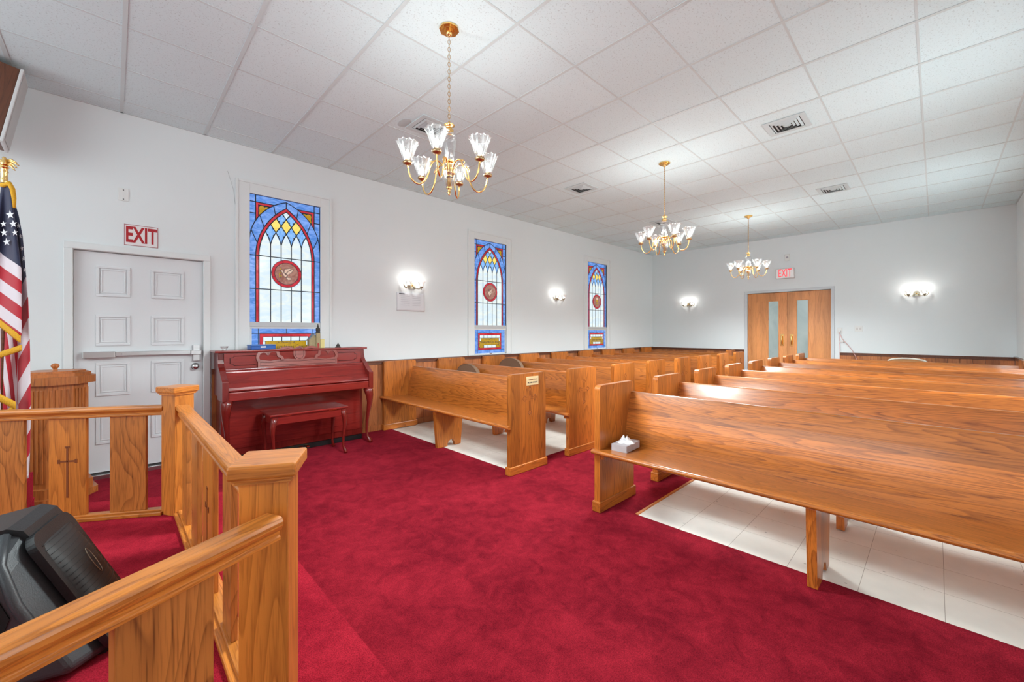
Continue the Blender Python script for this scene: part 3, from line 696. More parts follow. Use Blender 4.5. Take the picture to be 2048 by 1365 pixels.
# wainscot ----------------------------------------------------------------------
def wainscot(name, p, q, fixed, side, z1, mat, capmat=None):
    """vertical boards with a dark cap; side: 'y-' stands off a wall at y=fixed towards -y, etc."""
    m = MB(); x = math.ceil(p/.14)*.14; edges = [p]
    while x < q-.01:
        if x > p+.02: edges.append(x)
        x += .14
    edges.append(q)
    for a, b in zip(edges[:-1], edges[1:]):
        a2, b2 = a+.0015, b-.0015
        if side == 'y-': m.box(a2, b2, fixed-.018, fixed, .0, z1)
        elif side == 'y+': m.box(a2, b2, fixed, fixed+.018, .0, z1)
        else: m.box(fixed-.018, fixed, a2, b2, .0, z1)
    o = m.build(name, mat, bevel=.002); tag(o, kind='structure')
    c = MB()
    if side == 'y-': c.box(p, q, fixed-.035, fixed, z1, z1+.018); c.box(p, q, fixed-.024, fixed, z1-.035, z1)
    elif side == 'y+': c.box(p, q, fixed, fixed+.035, z1, z1+.018); c.box(p, q, fixed, fixed+.024, z1-.035, z1)
    else: c.box(fixed-.035, fixed, p, q, z1, z1+.018); c.box(fixed-.024, fixed, p, q, z1-.035, z1)
    c.build('cap_rail', capmat or darkwood, o, bevel=.003)
    b = MB()
    if side == 'y-': b.box(p, q, fixed-.03, fixed, 0.004, .08)
    elif side == 'y+': b.box(p, q, fixed, fixed+.03, 0.004, .08)
    else: b.box(fixed-.03, fixed, p, q, 0.004, .08)
    b.build('skirting', pine_x if side != 'x' else pine_y, o)
wainscot('trim_1', DL[1]+.065, XB-.02, YL, 'y-', .912, pine_x)
wainscot('trim_2', 2.98, YL-.02, XB, 'x', .905, pine_y)
wainscot('trim_3', YR+.02, 1.30, XB, 'x', .895, pine_y)
wainscot('trim_4', 3.0, XB-.02, YR, 'y+', .905, pine_x)
tag(MB().box(9.15, 9.2, YR, YR+.02, .92, H).build('trim_5', trim_paint), kind='structure')
# thin plaster crack above the first window
tag(MB().tube([(.86, YL-.0002, 3.0), (.9, YL-.0002, 2.86), (.915, YL-.0002, 2.8), (.925, YL-.0002, 2.68), (.935, YL-.0002, 2.6), (.94, YL-.0002, 2.50)], .0012, 4).build('plaster_crack', plain('crack_grey', lin(150, 150, 150), .8)),
    'thin crack in the white plaster above the first stained glass window', 'crack')

# ------------------------------------------------------------------ carpets and platform
CT = .005
tag(MB().box(XF, 2.685, YR+.001, YL-.001, 0.0002, CT).build('carpet', carpet), 'crimson wall-to-wall carpet across the front of the church', 'carpet')
tag(MB().box(2.687, XB-.001, 1.50, 2.86, 0.0002, CT).build('aisle_carpet', carpet), 'crimson carpet runner along the centre aisle between the pew blocks', 'carpet')
tag(MB().box(2.687, XB-.02, 1.482, 1.4995, 0.0002, .008).build('trim_6', RL and rail_x), kind='structure')
def platform():
    o1 = (.655, 3.446); o2 = (.655, 1.13)
    d1 = (-.857, .515); d2 = (-.903, -.429)
    P = [o2, o1, (-.385, 4.07), (-.385, 4.285), (-1.24, 4.59), (XF+.01, 4.59), (XF+.01, -.10), (o2[0]+d2[0]*1.9, -.10), (o2[0]+d2[0]*1.6, o2[1]+d2[1]*1.6)]
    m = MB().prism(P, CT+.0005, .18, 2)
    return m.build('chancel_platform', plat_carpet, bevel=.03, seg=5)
tag(platform(), 'low crimson carpeted chancel platform with rounded edge under the oak altar rail', 'platform')
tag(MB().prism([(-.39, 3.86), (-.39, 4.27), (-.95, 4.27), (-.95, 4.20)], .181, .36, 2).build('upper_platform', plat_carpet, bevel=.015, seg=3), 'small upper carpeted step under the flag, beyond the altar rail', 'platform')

# ------------------------------------------------------------------ altar rail
def rail_profile(w=.068, h=.06):
    # cross-section (across, height): rounded top, cove, bottom bead ; top at 0
    a = w/2
    return [(-a*.72, -h), (a*.72, -h), (a*.74, -h*.86), (a*.60, -h*.80), (a*.62, -h*.62), (a*.86, -h*.50), (a, -h*.36), (a, -h*.2), (a*.9, -h*.06), (a*.6, 0), (-a*.6, 0), (-a*.9, -h*.06), (-a, -h*.2), (-a, -h*.36), (-a*.86, -h*.5), (-a*.62, -h*.62), (-a*.60, -h*.8), (-a*.74, -h*.86)]
def handrail(L, z, parent, M):
    m = MB().prism([(p[0], p[1]+z) for p in rail_profile()], 0, L, 0)
    return m
def cross_mb(cx, cz, y, w, h, t=.009, side=-1):
    """thin carved cross on a board face; plane normal along y"""
    m = MB(); ya, yb = (y-.0015, y+.0005) if side < 0 else (y-.0005, y+.0015)
    m.box(cx-t/2, cx+t/2, ya, yb, cz-h*.62, cz+h*.38)
    m.box(cx-w/2, cx+w/2, ya, yb, cz+h*.10-t/2, cz+h*.10+t/2)
    for sx in (-1, 1): m.box(cx+sx*w/2-.006, cx+sx*w/2+.006, ya, yb, cz+h*.10-.012, cz+h*.10+.012)
    m.box(cx-.012, cx+.012, ya, yb, cz+h*.38-.006, cz+h*.38+.006)
    return m
def rail_section(name, label, origin, ang, L, boards, ztop, L0=0.0, zb=.18):
    """local x runs along the rail"""
    root = thing(name, label, 'railing', (origin[0], origin[1], zb), ang, group=None)
    m = MB().prism([(p[0], p[1]+ztop-zb) for p in rail_profile()], L0, L, 0); m.build('handrail', rail_x, root, bevel=.0015)
    MB().box(L0, L, -.042, .042, .0, .022).build('base_rail', rail_x, root, bevel=.004)
    MB().box(L0, L, -.022, .022, .022, .034).build('base_fillet', rail_x, root, bevel=.003)
    for (a, b, cross) in boards:
        bd = MB().box(a, b, -.011, .011, .034, ztop-zb-.055).build('baluster_board', rail_zb if cross is None else rail_z, root, bevel=.003)
        if cross:
            cm = (a+b)/2
            m = MB()
            for sd in (-1, 1):
                q = cross_mb(cm, .33, sd*.0113, .085, .30, .010, sd); m.v_off = len(m.v)
                m.add(q.v, q.f)
            m.build('carved_cross', groove, bd)
    return root
def newel(label, x, y, ang):
    root = thing('newel_post', label, 'newel post', (x, y, .18), ang, group=None)
    MB().box(-.0575, .0575, -.0575, .0575, 0, .752).build('post', rail_z, root, bevel=.003)
    m = MB()
    m.prism(rect_round(-.067, .067, -.067, .067, .006, 2), .742, .752, 2)
    m.build('cap_moulding', rail_x, root, bevel=.003)
    MB().box(-.078, .078, -.078, .078, .756, .792).build('cap', rail_x, root, bevel=.006, seg=3)
    MB().box(-.071, .071, -.071, .071, .750, .758).build('cap_neck', rail_x, root, bevel=.002)
    return root
R_ = math.radians
N1 = (.291, 3.316); N2 = (.305, 1.257)
newel('oak newel post at the far corner of the altar rail, before the white door', N1[0], N1[1], R_(30))
newel('largest looking oak newel post, nearest the camera, with square cap', N2[0], N2[1], R_(-28))
rail_section('altar_rail', 'oak altar rail with handrail and flat boards joining the two newel posts', (.307, 1.257), PI/2, 1.982,
             [(.10, .24, None), (.47, .62, None), (.845, 1.10, 1), (1.275, 1.48, None), (1.69, 1.89, None)], .86, .075)
a1 = math.atan2(.515, -.857)
rail_section('altar_rail', 'oak altar rail running left from the far newel post, in front of the font', N1, a1, 1.925,
             [(.165, .352, None), (.47, .654, 1), (.771, .955, None), (1.07, 1.255, 1), (1.37, 1.555, None), (1.67, 1.855, None)], .856, .070)
a2 = R_(205.4)
rail_section('altar_rail', 'oak altar rail crossing the bottom left corner in front of the black speaker', (.291, 1.168), a2, .935,
             [(.153, .325, None), (.47, .645, 1), (.76, .93, None)], .848, .0)
newel('oak newel post ending the nearest altar rail, outside the picture', -.62, .735, a2)
newel('oak newel post ending the far altar rail, outside the picture', N1[0]+math.cos(a1)*2.0, N1[1]+math.sin(a1)*2.0, a1)

# ------------------------------------------------------------------ pews
PEND_W = .48
def pew(length, name='church_pew'):
    """local x: front to back, y: 0..length (aisle end at low y for the left block), z up"""
    root = thing(name, None, 'pew')
    T = .045
    for yy, sgn in ((0, -1), (length-T, 1)):
        poly = rect_round(0, PEND_W, 0.0, .915, .035, 5, (0, 1, 1, 0))
        e = MB().prism(poly, yy, yy+T, 1).build('end_panel', oak_z, root, bevel=.006, seg=3)
        MB().box(-.014, PEND_W+.016, yy-.012, yy+T+.012, 0, .075).build('base_block', oak_x, e, bevel=.006)
        # carved trefoil cross on the outer face
        m = MB(); yo = yy-.0015 if sgn < 0 else yy+T-.0005
        cx, cz = .255, .655
        def bar(u0, u1, v0, v1): m.box(u0, u1, yo, yo+.002, v0, v1)
        t = .0035
        bar(cx-.008-t, cx-.008, .56, .655); bar(cx+.008, cx+.008+t, .56, .655); bar(cx-.008-t, cx-.008, .70, .75); bar(cx+.008, cx+.008+t, .70, .75)
        bar(cx-.055, cx-.012, .670, .670+t); bar(cx-.055, cx-.012, .688, .688+t); bar(cx+.012, cx+.055, .670, .670+t); bar(cx+.012, cx+.055, .688, .688+t)
        for (px, pz, d) in ((cx, .765, 0), (cx, .545, 2), (cx-.07, .68, 1), (cx+.07, .68, 3)):
            for k in range(3):
                a = PI/2+d*PI/2+(k-1)*1.6
                pc = (px+.014*math.cos(a), pz+.014*math.sin(a))
                m.tube([(pc[0]+.011*math.cos(q), yo+.001, pc[1]+.011*math.sin(q)) for q in [a-2+4*i/7 for i in range(8)]], .0022, 4)
        m.build('carved_cross', groove, e)
    # seat: rounded nose, slight fall to the back
    nose = [(-.012+.016*math.cos(a)-.012, .437+.0155*math.sin(a)) for a in [PI/2+PI*i/8 for i in range(9)]]
    prof = nose+[(.05, .416), (.38, .402), (.38, .43), (.06, .4485)]
    prof = prof[::-1]
    m = MB().prism(prof, T, length-T, 1)
    nz = nose+[(-.001, .4215), (-.001, .4525)]
    m.prism(nz[::-1], -.006, T, 1); m.prism(nz[::-1], length-T, length+.006, 1)
    m.build('seat', oak_y, root, bevel=.0015)
    # backrest: slightly hollowed leaning panel
    def bx(t): return .345+.095*t-.018*math.sin(PI*t)
    N = 8
    fr = [(bx(i/N), .40+.43*i/N) for i in range(N+1)]; bk = [(p[0]+.027, p[1]) for p in fr]
    MB().prism(fr[::-1]+bk, T, length-T, 1, smooth=False).build('backrest', oak_y, root, bevel=.007, seg=3)
    # centre support board with arched foot
    yc = length/2
    arch = [(.215-.055*math.cos(a), .0+.07*math.sin(a)) for a in [PI*i/8 for i in range(9)]]
    leg = [(.03, 0)]+arch+[(.35, 0), (.385, .40), (-.005, .415)]
    MB().prism(leg, yc-.022, yc+.022, 1).build('centre_leg', oak_z, root, bevel=.003)
    for yy in (T+.004, length-T-.004-.03): MB().box(.0, .03, yy, yy+.03, .385, .418).build('seat_bracket', oak_x, root, bevel=.004)
    return root
ordn = ['front', 'second', 'third', 'fourth', 'fifth', 'sixth', 'seventh', 'eighth', 'last']
PZ = CT+.001
left_src = pew(5.13-2.675)
LEFT = []
for k in range(9):
    r = left_src if k == 0 else (copy_tree(left_src) if k < 8 else pew(5.13-3.10))
    r.location = (2.575+.859*k, 2.675 if k < 8 else 3.10, PZ)
    r['group'] = 'pews of the left block'
    r['label'] = {0: 'front oak pew of the left block, with a brass plaque on its end',
                  8: 'shorter oak pew in the last row of the left block'}.get(k, 'oak pew in the %s row of the left block, by the window wall' % ordn[k])
    LEFT.append(r)
right_src = pew(1.734-(YR+.02))
for k in range(8):
    r = right_src if k == 0 else copy_tree(right_src)
    r.location = (2.520+.885*k, YR+.02, PZ)
    r['group'] = 'pews of the right block'
    r['label'] = {0: 'long front oak pew of the right block, tissue box on its seat',
                  7: 'oak pew in the last row of the right block'}.get(k, 'oak pew in the %s row of the right block' % ordn[k])
# brass plaque on the end panel of the first left pew
ep = [c for c in LEFT[0].children if c.name.startswith('end_panel')][0]
pq = MB().box(.208, .372, -.0045, 0, .800, .882).build('plaque', plain('pale_brass_plate', lin(240, 220, 170), .35, .2), ep, bevel=.001)
text_mesh('engraving', 'IN MEMORY OF', .016, groove, pq, Tr(.29, -.0048, .852) @ FACE_L, .0003, .0002)
text_mesh('engraving', 'MR. & MRS. R. HARVEY', .019, ink, pq, Tr(.29, -.0048, .825) @ FACE_L, .0003, .0005, .72)

# tissue box on the front right pew -----------------------------------------------
tb = thing('tissue_box', 'low grey mottled tissue box with white tissue pulled out, on the front right pew', 'tissue box', (2.70, 1.585, .4545), R_(5))
MB().prism(rect_round(-.11, .11, -.06, .06, .004, 2), 0, .047, 2).build('box', tissue_box_m, tb, bevel=.003)
def tis(u, v):
    a = 2*PI*u; r = .012+.042*(1-v)**1.3*(1+.35*math.sin(3*a+1)+.2*math.sin(7*a)); return (r*math.cos(a)*1.2+.012*math.sin(6*v), r*math.sin(a), .046+.045*v*(1+.25*math.sin(2*a+4*v)))
MB().grid(tis, 28, 8).build('tissue', tissue_m, tb)

# round-backed cushions / folding chairs stored in the left pews ---------------------
def round_chair(label, x, y, ztop, w, rz):
    t = thing('round_back_cushion', label, 'cushion', (x, y, .452+PZ-.005), rz, 'round brown cushions on the left pews')
    h = ztop-.455
    pts = []
    n = 16
    for i in range(n+1):
        a = PI*i/n; pts.append((w/2*math.cos(a), h-w*.33+w*.33*math.sin(a)))
    pts += [(-w/2*.94, 0), (w/2*.94, 0)]
    MB().prism([(p[0], p[1]) for p in pts], -.03, .03, 1).build('pad', fabric_br, t, bevel=.014, seg=4)
    rim = [(p[0], -.03, p[1]) for p in pts[:n+1]]
    MB().tube(rim, .006, 6).build('piping', fabric_br, t)
round_chair('brown upholstered round-topped cushion leaning in the second left pew', 3.70, 4.73, .845, .46, -PI/2+R_(2))
round_chair('brown upholstered round-topped cushion leaning in the third left pew', 4.56, 4.72, .895, .50, -PI/2+R_(2))

# ------------------------------------------------------------------ piano
def piano():
    root = thing('upright_piano', 'cherry red console piano with carved music desk against the left wall', 'piano', (1.47, 5.13, PZ+.003))
    # local x along the wall (-.74..+.74), y from 0 (wall side) towards -y (keys)
    hw = .735
    MB().box(-hw+.02, hw-.02, -.245, 0, .06, .665).build('lower_case', mahog_z_shaded, root, bevel=.003)
    MB().box(-hw+.055, hw-.055, -.255, -.245, .13, .62).build('lower_panel', mahog, root, bevel=.004)
    MB().box(-hw+.02, hw-.02, -.235, -.02, .0, .055).build('plinth', black_pl, root)
    MB().box(-hw, hw, -.245, 0, .665, 1.095).build('upper_case', mahog_z_shaded, root, bevel=.003)
    # cheeks (side profile in y,z)
    for s in (-1, 1):
        x0, x1 = (-hw-.005, -hw+.045) if s < 0 else (hw-.045, hw+.005)
        prof = [(-.235, 1.09), (-.24, 1.04), (-.255, .99), (-.285, .955), (-.34, .925), (-.40, .88), (-.455, .845), (-.49, .83), (-.49, .64), (-.235, .64)]
        MB().prism(prof, x0, x1, 0).build('cheek', mahog_z_shaded, root, bevel=.006, seg=3)
    MB().box(-hw-.03, hw+.03, -.275, .01, 1.095, 1.118).build('lid', mahog, root, bevel=.007, seg=3)
    # front upper panel with incised cartouches
    up = MB().box(-hw+.045, hw-.045, -.262, -.24, .935, 1.09).build('upper_panel', mahog, root, bevel=.002)
    m = MB()
    for s in (-1, 1):
        c0, c1 = (.42, .64)
        pts = [(c0, .965), (c1-.03, .965), (c1-.03, .98), (c1, .985), (c1, 1.04), (c1-.03, 1.045), (c1-.03, 1.06), (c0, 1.06)]
        m.tube([(s*p[0], -.2625, p[1]) for p in pts], .0034, 4)
    m.build('incised_line', mahog_groove, up)
    # shelf in front of the panel, fallboard slanting, rounded key lid
    MB().box(-hw+.045, hw-.045, -.325, -.24, .915, .935).build('music_shelf', mahog, root, bevel=.005, seg=3)
    MB().prism([(-.325, .915), (-.33, .90), (-.405, .80), (-.40, .775), (-.25, .775), (-.25, .915)], -hw+.045, hw-.045, 0).build('fallboard', mahog, root, bevel=.003)
    MB().prism([(-.40, .775), (-.405, .800), (-.412, .806), (-.425, .802), (-.465, .765), (-.475, .742), (-.47, .73), (-.40, .73)], -hw+.045, hw-.045, 0).build('key_lid', mahog, root, bevel=.003)
    MB().box(-hw+.045, hw-.045, -.485, -.24, .64, .725).build('key_bed', mahog, root, bevel=.008, seg=3)
    MB().lathe([(0, .014), (.012, .012), (.014, .004), (.008, 0)], 14, M=Tr(.05, -.40, .634) @ Matrix.Rotation(PI, 4, 'X')).build('lid_knob', black_pl, root)
    # cabriole legs
    for s in (-1, 1):
        pts = []; rad = []
        for z, off, r in ((.64, .0, .052), (.60, .012, .050), (.55, .022, .042), (.47, .022, .032), (.37, .008, .023), (.25, -.008, .018), (.13, -.012, .015), (.07, -.004, .016), (.035, .016, .021), (.012, .030, .026), (.0, .032, .022)):
            pts.append((s*(hw-.04)+s*off*.6, -.44-off, z)); rad.append(r)
        MB().tube(pts, rad, 12).build('leg', mahog_z_shaded, root)
    # pedals
    for k, px in enumerate((-.07, 0, .07)):
        MB().prism([(px-.012, -.235), (px-.012, -.26), (px-.018, -.29), (px-.016, -.325), (px, -.335), (px+.016, -.325), (px+.018, -.29), (px+.012, -.26), (px+.012, -.235)], .035, .045, 2).build('pedal', brass, root, bevel=.002)
    # music desk with fretwork: solid outline with openings, built from curved bars
    dk = thing('music_desk', None, None); dk.parent = root
    dk.location = (-.005, -.285, .935); dk.rotation_euler = (R_(-9), 0, 0)
    w = .40
    base = [(-w, 0), (w, 0), (w, .062), (w-.03, .078), (w-.12, .062), (w-.2, .074), (w-.28, .080), (.0, .066), (-w+.28, .080), (-w+.2, .074), (-w+.12, .062), (-w+.03, .078), (-w, .062)]
    MB().prism(base, -.009, .009, 1).build('desk_base', mahog_desk, dk, bevel=.003)
    m = MB(); m.tube([(-w+.02, -.0095, .014), (w-.02, -.0095, .014), (w-.02, -.0095, .05), (w-.12, -.0095, .045), (w-.22, -.0095, .058), (0, -.0095, .05), (-w+.22, -.0095, .058), (-w+.12, -.0095, .045), (-w+.02, -.0095, .05)], .002, 4, closed=True)
    m.build('desk_inlay', mahog_groove, dk)
    def oval(cx, cz, rx, rz, n=24): return [(cx+rx*math.cos(2*PI*i/n), cz+rz*math.sin(2*PI*i/n)) for i in range(n)]
    MB().prism(oval(0, .135, .062, .078), -.009, .009, 1).build('desk_medallion', mahog_desk, dk, bevel=.004)
    m = MB(); m.tube([(p[0], -.0095, p[1]) for p in oval(0, .135, .045, .06)], .002, 4, closed=True); m.build('medallion_ring', mahog_groove, dk)
    def band(pts, t=.012):
        """flat scroll band following pts in x,z"""
        mb = MB(); P = [Vector((p[0], 0, p[1])) for p in pts]; v = []
        for i, p in enumerate(P):
            d = (P[min(i+1, len(P)-1)]-P[max(i-1, 0)]).normalized(); nn = Vector((-d.z, 0, d.x))*t
            for sg, yy in ((-1, -.009), (1, -.009), (1, .009), (-1, .009)): q = p+nn*sg; v.append((q.x, yy, q.z))
        f = [(4*i+k, 4*i+(k+1) % 4, 4*i+4+(k+1) % 4, 4*i+4+k) for i in range(len(P)-1) for k in range(4)]
        f += [(3, 2, 1, 0), tuple(4*(len(P)-1)+k for k in range(4))]
        mb.add(v, f); return mb
    def smooth(pts, n=6):
        out = []; P = [pts[0]]+pts+[pts[-1]]
        for i in range(1, len(P)-2):
            p0, p1, p2, p3 = P[i-1:i+3]
            for k in range(n):
                t = k/n
                out.append(tuple(.5*((2*p1[j])+(-p0[j]+p2[j])*t+(2*p0[j]-5*p1[j]+4*p2[j]-p3[j])*t*t+(-p0[j]+3*p1[j]-3*p2[j]+p3[j])*t**3) for j in (0, 1)))
        out.append(pts[-1]); return out
    for s in (-1, 1):
        lob = [(-.385, .06), (-.40, .10), (-.385, .145), (-.35, .165), (-.315, .155), (-.305, .135), (-.295, .158), (-.25, .172), (-.215, .155), (-.205, .115), (-.18, .10), (-.17, .075), (-.19, .06)]
        band(smooth([(s*p[0], p[1]) for p in lob]), .014).build('fretwork_scroll', mahog_desk, dk, bevel=.002)
        arc = [(-.215, .165), (-.16, .195), (-.10, .20), (-.055, .178)]
        band(smooth([(s*p[0], p[1]) for p in arc]), .013).build('fretwork_arch', mahog_desk, dk, bevel=.002)
        side = [(-.205, .115), (-.20, .15), (-.215, .17)]
    return root
piano()
def bench():
    root = thing('piano_bench', 'cherry red piano bench with curved legs tucked under the piano keyboard', 'bench', (1.445, 4.60, PZ+.003))
    MB().box(-.375, .375, -.19, .19, .485, .503).build('seat_lid', mahog, root, bevel=.005, seg=3)
    MB().box(-.345, .345, -.165, .165, .40, .485).build('apron', mahog, root, bevel=.003)
    for sx in (-1, 1):
        MB().box(sx*.22-.04, sx*.22+.04, -.168, -.165, .478, .484).build('hinge', brass, root)
        for sy in (-1, 1):
            pts = []; rad = []
            for z, off, r in ((.47, -.004, .030), (.42, .0, .030), (.38, .012, .026), (.30, .010, .018), (.18, .0, .014), (.08, -.002, .012), (.04, .008, .015), (.014, .018, .020), (.0, .02, .017)):
                pts.append((sx*(.335+off), sy*(.155+off), z)); rad.append(r)
            MB().tube(pts, rad, 10).build('leg', mahog_z_shaded, root)
bench()
PT = 1.1215+PZ
# things on the piano lid
t = thing('tin_box', 'flat blue tin box on the piano lid', 'tin', (1.13, 4.99, PT), R_(4))
MB().box(-.115, .115, -.07, .07, 0, .038).build('tin_base', blue_tin, t, bevel=.004); MB().box(-.118, .118, -.073, .073, .038, .05).build('tin_lid', plain('tin_lid_blue', lin(70, 120, 190), .3), t, bevel=.003)
MB().box(-.03, .02, -.075, -.0732, .018, .034).build('tin_label', star_w, t)
t = thing('church_model', 'small stone church model with grey roof and dark spire on the piano lid', 'model', (1.645, 4.98, PT), R_(-8))
MB().prism([(-.05, 0), (.05, 0), (.05, .10), (0, .155), (-.05, .10)], -.06, .06, 1).build('nave', stone, t)
MB().prism([(-.058, .094), (0, .163), (.058, .094), (.05, .094), (0, .150), (-.05, .094)], -.065, .065, 1).build('nave_roof', roof_m, t)
MB().box(.02, .062, -.085, -.04, 0, .17).build('tower', stone, t, bevel=.002)
MB().prism([(.0, .0), (.02, 0), (.02, .05), (.01, .062), (0, .05)], -.0875, -.085, 1, M=Tr(.031, 0, 0)).build('tower_door', plain('model_red', lin(170, 60, 50), .7), t)
MB().lathe([(.026, .17), (.02, .19), (.024, .2), (.022, .225), (.012, .235), (.003, .275), (.0, .28)], 8, M=Tr(.041, -.0625, 0), smooth=False).build('spire', dark_model, t)
MB().box(.066, .11, -.07, .02, 0, .10).build('porch', model_yel, t, bevel=.003)
t = thing('bell_ornament', 'tiny dark bell shaped ornament at the right end of the piano lid', 'ornament', (1.93, 4.98, PT))
MB().lathe([(.032, 0), (.03, .008), (.018, .014), (.022, .022), (.014, .036), (.004, .042), (.006, .05), (0, .058)], 14).build('bell', dark_model, t)
t = thing('glass_dish', 'small clear glass dish at the left end of the piano lid', 'dish', (.80, 4.98, PT))
MB().lathe([(.0, .004), (.02, .0), (.022, .006), (.012, .012), (.03, .022), (.036, .04)], 18).build('bowl', glass, t)

# ------------------------------------------------------------------ baptismal font
def font():
    root = thing('baptismal_font', 'octagonal oak baptismal font with stepped lid and knob, left of the white door', 'font', (-.33, 4.84, CT+.001), R_(12))
    def octo(r, n=8): return [(r*math.cos(2*PI*(i+.5)/n), r*math.sin(2*PI*(i+.5)/n)) for i in range(n)]
    MB().prism(octo(.245), 0, .05, 2).build('foot', font_oak, root, bevel=.006)
    MB().prism(octo(.215), .05, .12, 2).build('plinth', font_oak, root, bevel=.005)
    MB().prism(octo(.185), .12, .90, 2).build('column', font_oak, root, bevel=.003)
    m = MB()
    for i in range(8):
        a = 2*PI*(i)/8; Rm = Rz(a)
        for k in (-.045, -.015, .015, .045): m.box(.1705, .177, k-.009, k+.009, .16, .86, M=Rm)
    m.build('reeded_panel', font_oak, root, bevel=.003)
    MB().prism(octo(.232), .90, .96, 2).build('rim', font_oak, root, bevel=.006)
    lid = MB().prism(octo(.205), .96, .985, 2).prism(octo(.175), .985, 1.00, 2).build('lid', font_oak, root, bevel=.004)
    MB().lathe([(.016, 1.0), (.01, 1.012), (.02, 1.024), (.025, 1.038), (.018, 1.052), (0, 1.057)], 16).build('lid_knob', font_oak, lid)
font()

# ------------------------------------------------------------------ flag
def flag():
    cr = Vector((math.sin(YAW), -math.cos(YAW), 0)); fw = Vector((math.cos(YAW), math.sin(YAW), 0))
    P0 = Vector((-.50, 4.12, 0)); d0 = P0.dot(fw); px = d0/822
    def wz(v): return 1.31+(664.5-v)*px
    def ws(u): return (u-7)*px
    root = thing('flag_on_pole', 'furled national flag with gold fringe on a pole topped by a brass eagle', 'flag', (P0.x, P0.y, .361))
    def pt(s, off, z): q = cr*(s+1.225*off)-fw*off; return (q.x, q.y, z-.361)
    MB().lathe([(.105, 0), (.105, .015), (.06, .03), (.03, .06), (.018, .1)], 20).build('stand', brass, root)
    MB().tube([pt(0, 0, .44), pt(0.004, 0, wz(352))], .013, 12).build('pole', darkwood, root)
    MB().lathe([(.016, 0), (.018, .01), (.016, .02), (.015, .06), (.019, .07), (.014, .085), (.02, .095), (.024, .1), (.012, .11)], 14, M=Tr(*pt(.004, 0, wz(366)))).build('ferrule', brass, root)
    e = MB(); top = wz(330)
    bx_ = pt(.004, 0, top)
    e.lathe([(.0, -.012), (.014, -.008), (.020, .008), (.016, .024), (.008, .034), (.011, .042), (.006, .05), (0, .052)], 12, M=Tr(*bx_))
    for sg in (-1, 1):
        base = Vector(bx_)
        for k in range(4):
            a = base+cr*(sg*.012)+Vector((0, 0, .028-.008*k)); b = base+cr*(sg*(.075+.012*(1.5-abs(k-1))))+Vector((0, 0, .012-.016*k))
            e.tube([a, a.lerp(b, .5)+Vector((0, 0, .012)), b], [.007, .007, .003], 6)
    e.build('eagle_finial', brass, root)
    # back layer
    outl = [(372, 20), (400, 29), (430, 38), (470, 45), (530, 50), (600, 56), (700, 60), (815, 62), (900, 60), (960, 57)]
    def outline(v):
        for (a, ua), (b, ub) in zip(outl[:-1], outl[1:]):
            if v <= b: return ua+(ub-ua)*(v-a)/(b-a)
        return outl[-1][1]
    def back_fn(i, j):
        v = 372+(960-372)*j; uo = outline(v); ui = 8-(70*j**.7)
        u = ui+(uo-ui)*i
        return pt(ws(u), -.02+.030*math.sin(i*13+j*2)*min(1, j*3)-(.03*(i**6)), wz(v))
    def back_uv(i, j):
        v = 372+(960-372)*j; uo = outline(v); ui = 8-(70*j**.7); u = ui+(uo-ui)*i
        t = (v+1.9*(u-58)-543)/46
        if v > 640 and u < 36: t = 1+(36-u+.12*(v-700))/9
        return (i, t)
    MB().grid(back_fn, 60, 90, uvf=back_uv).build('flag_back_fold', flag_m, root, solid=.003)
    # front fold
    def edge_v(u): return 642+.86*(u+2)  # lower hem of the front fold
    def front_fn(i, j):
        jj = j; uR = min(42, 19+25*jj*1.6); uL = 4-44*jj
        u = uL+(uR-uL)*i; vb = 640+.80*u if u < 41 else 672
        v = 374+(vb-374)*jj
        return pt(ws(u), .055+.018*math.sin(i*8+1.0)*min(1, jj*3)+.01*jj, wz(v))
    def front_uv(i, j):
        uR = min(42, 19+25*j*1.6); uL = 4-44*j; u = uL+(uR-uL)*i; vb = 640+.80*u if u < 41 else 672; v = 374+(vb-374)*j
        return (i, (v-.75*u-508)/25.5)
    ff = MB().grid(front_fn, 40, 80, uvf=front_uv).build('flag_front_fold', flag_m, root, solid=.003)
    fr = MB()
    def fr_fn(i, j):
        p = Vector(front_fn(i, 1.0)); return tuple(p+Vector((0, 0, .004-.045*j*(1+.12*math.sin(i*160))))-fw*.004)
    fr.grid(fr_fn, 90, 3)
    a = Vector(front_fn(1, 1.0))
    def fr2(i, j):
        p = a+cr*(-.15*i)+Vector((0, 0, -.055-.050*i)); return tuple(p+Vector((0, 0, -.035*j*(1+.12*math.sin(i*120))))-fw*(.001))
    fr.grid(fr2, 60, 2); fr.build('gold_fringe', gold_fr, root, solid=.005)
    fr = MB()
    def fr3(i, j):
        u = -30+60*i; v = 770+.55*(u+30)*.9; return pt(ws(u), .085, wz(v+14*j*(1+.12*math.sin(i*150))))
    def fr4(i, j):
        u = 30-60*i; v = 803+.9*(30-u)*.9; return pt(ws(u), .083, wz(v+12*j*(1+.12*math.sin(i*150))))
    fr.grid(fr3, 60, 2); fr.grid(fr4, 60, 2); fr.build('gold_fringe', gold_fr, root, solid=.005)
    # cord and tassel at the top
    tz = MB(); 
    tz.tube([pt(-.03, .05, wz(374)), pt(.0, .06, wz(378)), pt(.035, .06, wz(374)), pt(.055, .055, wz(384)), pt(.065, .06, wz(403)), pt(.067, .06, wz(422))], [.012, .014, .014, .012, .010, .006], 8)
    tz.build('gold_cord', gold_fr, root)
    # stars
    st = MB()
